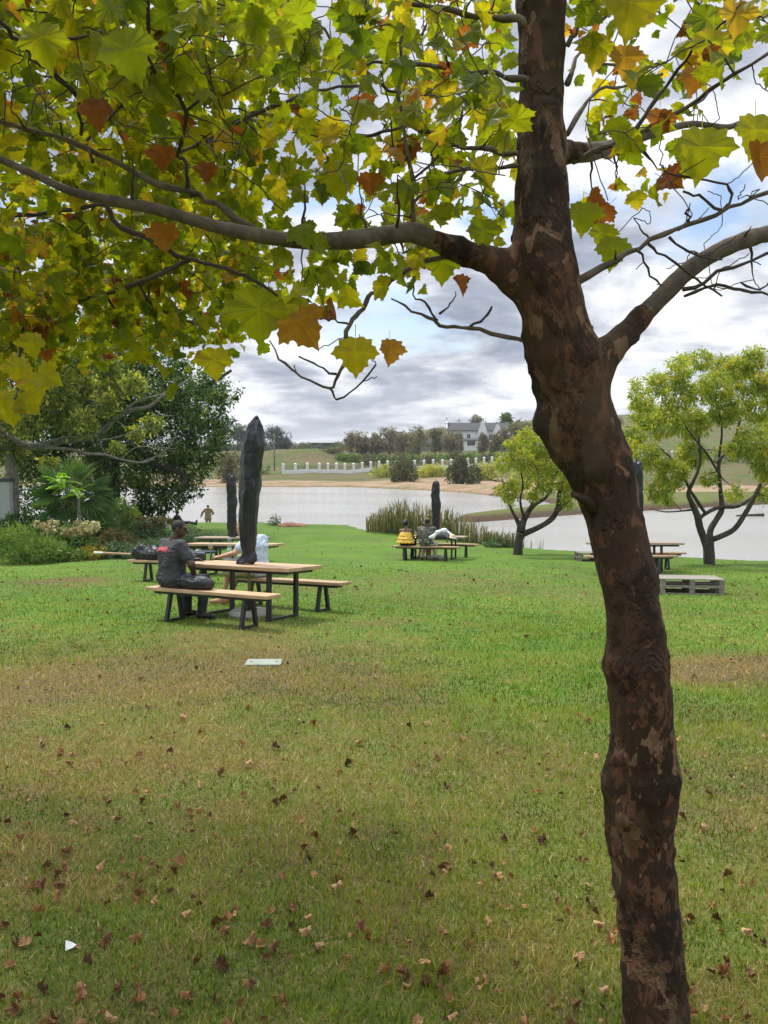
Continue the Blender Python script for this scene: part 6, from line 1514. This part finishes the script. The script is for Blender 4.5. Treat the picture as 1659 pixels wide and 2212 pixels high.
for X, Yt, w_, lab in ((1000, 915, 44, 'grey-green tree rising over the farmhouse roof'), (1032, 902, 56, 'tall grey-green tree behind the farmhouse ridge'), (972, 930, 30, 'small dark conical tree behind the barn'), (1075, 912, 60, 'bushy tree behind the ornate gables')): far_tree(X, Yt, 250, w_, lab, M_FAR, 220, 6, .55, .5, grp='trees behind the farmhouse', trunk=.3)
pf = Gy(1093, 244); hpalm = at(1093, 906, 244)[2] - pf[2]; make_palm(pf, hpalm, 'far fan palm rising above the farmhouse', 30, 2.0, trunk=M_BARK2, rb=.3, pet=.5)
# big far bushes on the bank, hedge rows
def farshrub(X, Yt, Yb, wpx, y, lab, mat, n=260, ls=.4, tm=.5, grp=None):
    base = Gy(X, y); H = max((proj(base)[1] - Yt) * y / F, 1.1); hw = px_r(wpx, y) / 2; r, iv = tree_thing('bush', base, lab, 'bush', grp); L = []
    for i in range(max(6, int(wpx / 9))):
        a = rng.uniform(-1, 1); hh = H * (1 - .3 * a * a) * rng.uniform(.8, 1); L.append((base + A3(a * hw * .8, rng.uniform(-.6, .6) * min(hw, 2.5), hh * .5), np.array([min(hw * .45, 2.2), min(hw * .45, 2.), hh * .52])))
    V, f, t_ = foliage(L, n, 7, ls, ls * 1.4, .2, .45, .75, .4, tm, .2, .14); V[:, 2] = np.maximum(V[:, 2], height(V[:, 0], V[:, 1])); mk('foliage', V + iv, f, mat, r, t_)
    mb = MB(); mb.tube([(0, 0, -.2), (0, 0, H * .5)], [.12, .05], 6); mb.build('stem', M_DKBARK, r); return r
farshrub(872, 990, 1035, 62, 122, 'round dark bush on the sandy bank, between the yellow hedges', M_FAR, 420, .34, .25)
farshrub(1000, 984, 1045, 62, 112, 'large dark bush on the sandy bank close to the small yellow-green tree', M_FAR, 480, .34, .18)
farshrub(835, 1004, 1022, 70, 134, 'yellowing low hedge left of the round dark bush'.replace('left of', 'on the wall side of'), M_OG, 330, .32, .62)
farshrub(935, 1003, 1022, 82, 132, 'yellow-green vine hedge between the two dark bushes', M_OG, 420, .32, .75)
farshrub(1055, 995, 1030, 60, 122, 'tall yellowish grass bush behind the small yellow-green tree', M_OG, 360, .34, .65)
farshrub(885, 1012, 1032, 40, 126, 'low straw coloured scrub beside the round dark bush', M_OG, 150, .3, .8)
farshrub(498, 965, 1022, 62, 122, 'rounded olive bush on the far bank next to the dark tree', M_FAR, 420, .36, .5)
farshrub(560, 1000, 1022, 60, 145, 'dark hedge at the foot of the gum trees', M_DG, 240, .35, .5)
farshrub(660, 955, 965, 60, 205, 'clipped grey hedge along the far rise', M_FAR, 240, .45, .45)
farshrub(722, 955, 975, 46, 240, 'broad dark green tree canopy on the far rise'.replace('tree canopy', 'bush'), M_DG, 220, .5, .45)
for i in range(20): farshrub(720 + i * 22 + rng.uniform(-8, 8), 978 + rng.uniform(-4, 4), 1000, 36, 176 + rng.uniform(-5, 8), 'low green bush on the slope below the tree row', M_SH if i % 3 else M_FAR, 110, .42, .5, 'green bushes on the slope behind the wall')
for i in range(8): farshrub(1180 + i * 62 + rng.uniform(-10, 10), 962 + rng.uniform(-8, 8), 1000, 60, 168 + rng.uniform(-8, 8), 'scrubby bush on the far bank behind the forked tree', (M_OG, M_FAR, M_FARB)[i % 3], 130, .45, .45, 'bushes on the bank beyond the right pond'.replace('right ', ''))
for i, (X, Yt) in enumerate(((1335, 900), (1420, 905), (1500, 900), (1580, 903), (1650, 898))): far_tree(X, Yt, 262, 44, 'distant bare tree on the ridge beyond the forked tree', M_FARB, 110, 5, .5, .4, grp='bare trees on the far ridge', trunk=.3)
# tall gum trees on the far left rise
for X, Yt, w_, y, lab in ((478, 905, 60, 255, 'gum tree next to the dark tree on the far shore'), (515, 915, 50, 250, 'dense gum tree behind the rounded olive bush'), (560, 930, 46, 262, 'gum tree partly covered by the tallest parasol'), (596, 924, 54, 255, 'spreading gum tree past the tallest parasol'), (612, 948, 30, 262, 'small gum tree at the end of the group')):
    far_tree(X, Yt, y, w_ * 1.5, lab, M_BLUEG, 380, 7, .55, .5, grp='gum trees on the far shore', trunk=.3, Yb=985, lumps=10)
for i in range(14): farshrub(440 + i * 22 + rng.uniform(-5, 5), 962 + rng.uniform(-4, 3), 980, 34, 300 + rng.uniform(-20, 30), 'distant bush along the skyline beyond the gum trees', M_BLUEG, 60, .8, .45, 'bushes along the far skyline')
# ================================================================ thin air between us and the far hills
hv = MB(); zt = 46.
hv.box((0, 800, (zt - 9) / 2), (2900, 1680, zt + 9), None, .001)
t = NT('haze'); vol = t.n('VolumePrincipled', {'Color': (.93, .965, 1., 1), 'Density': .00024, 'Anisotropy': .3})
t.t.links.new(vol.outputs[0], t.out.inputs['Volume'])
hz_o = hv.build('haze', t.m); tag(hz_o, 'thin pale haze between the lake and the far hills', 'haze', kind='stuff')
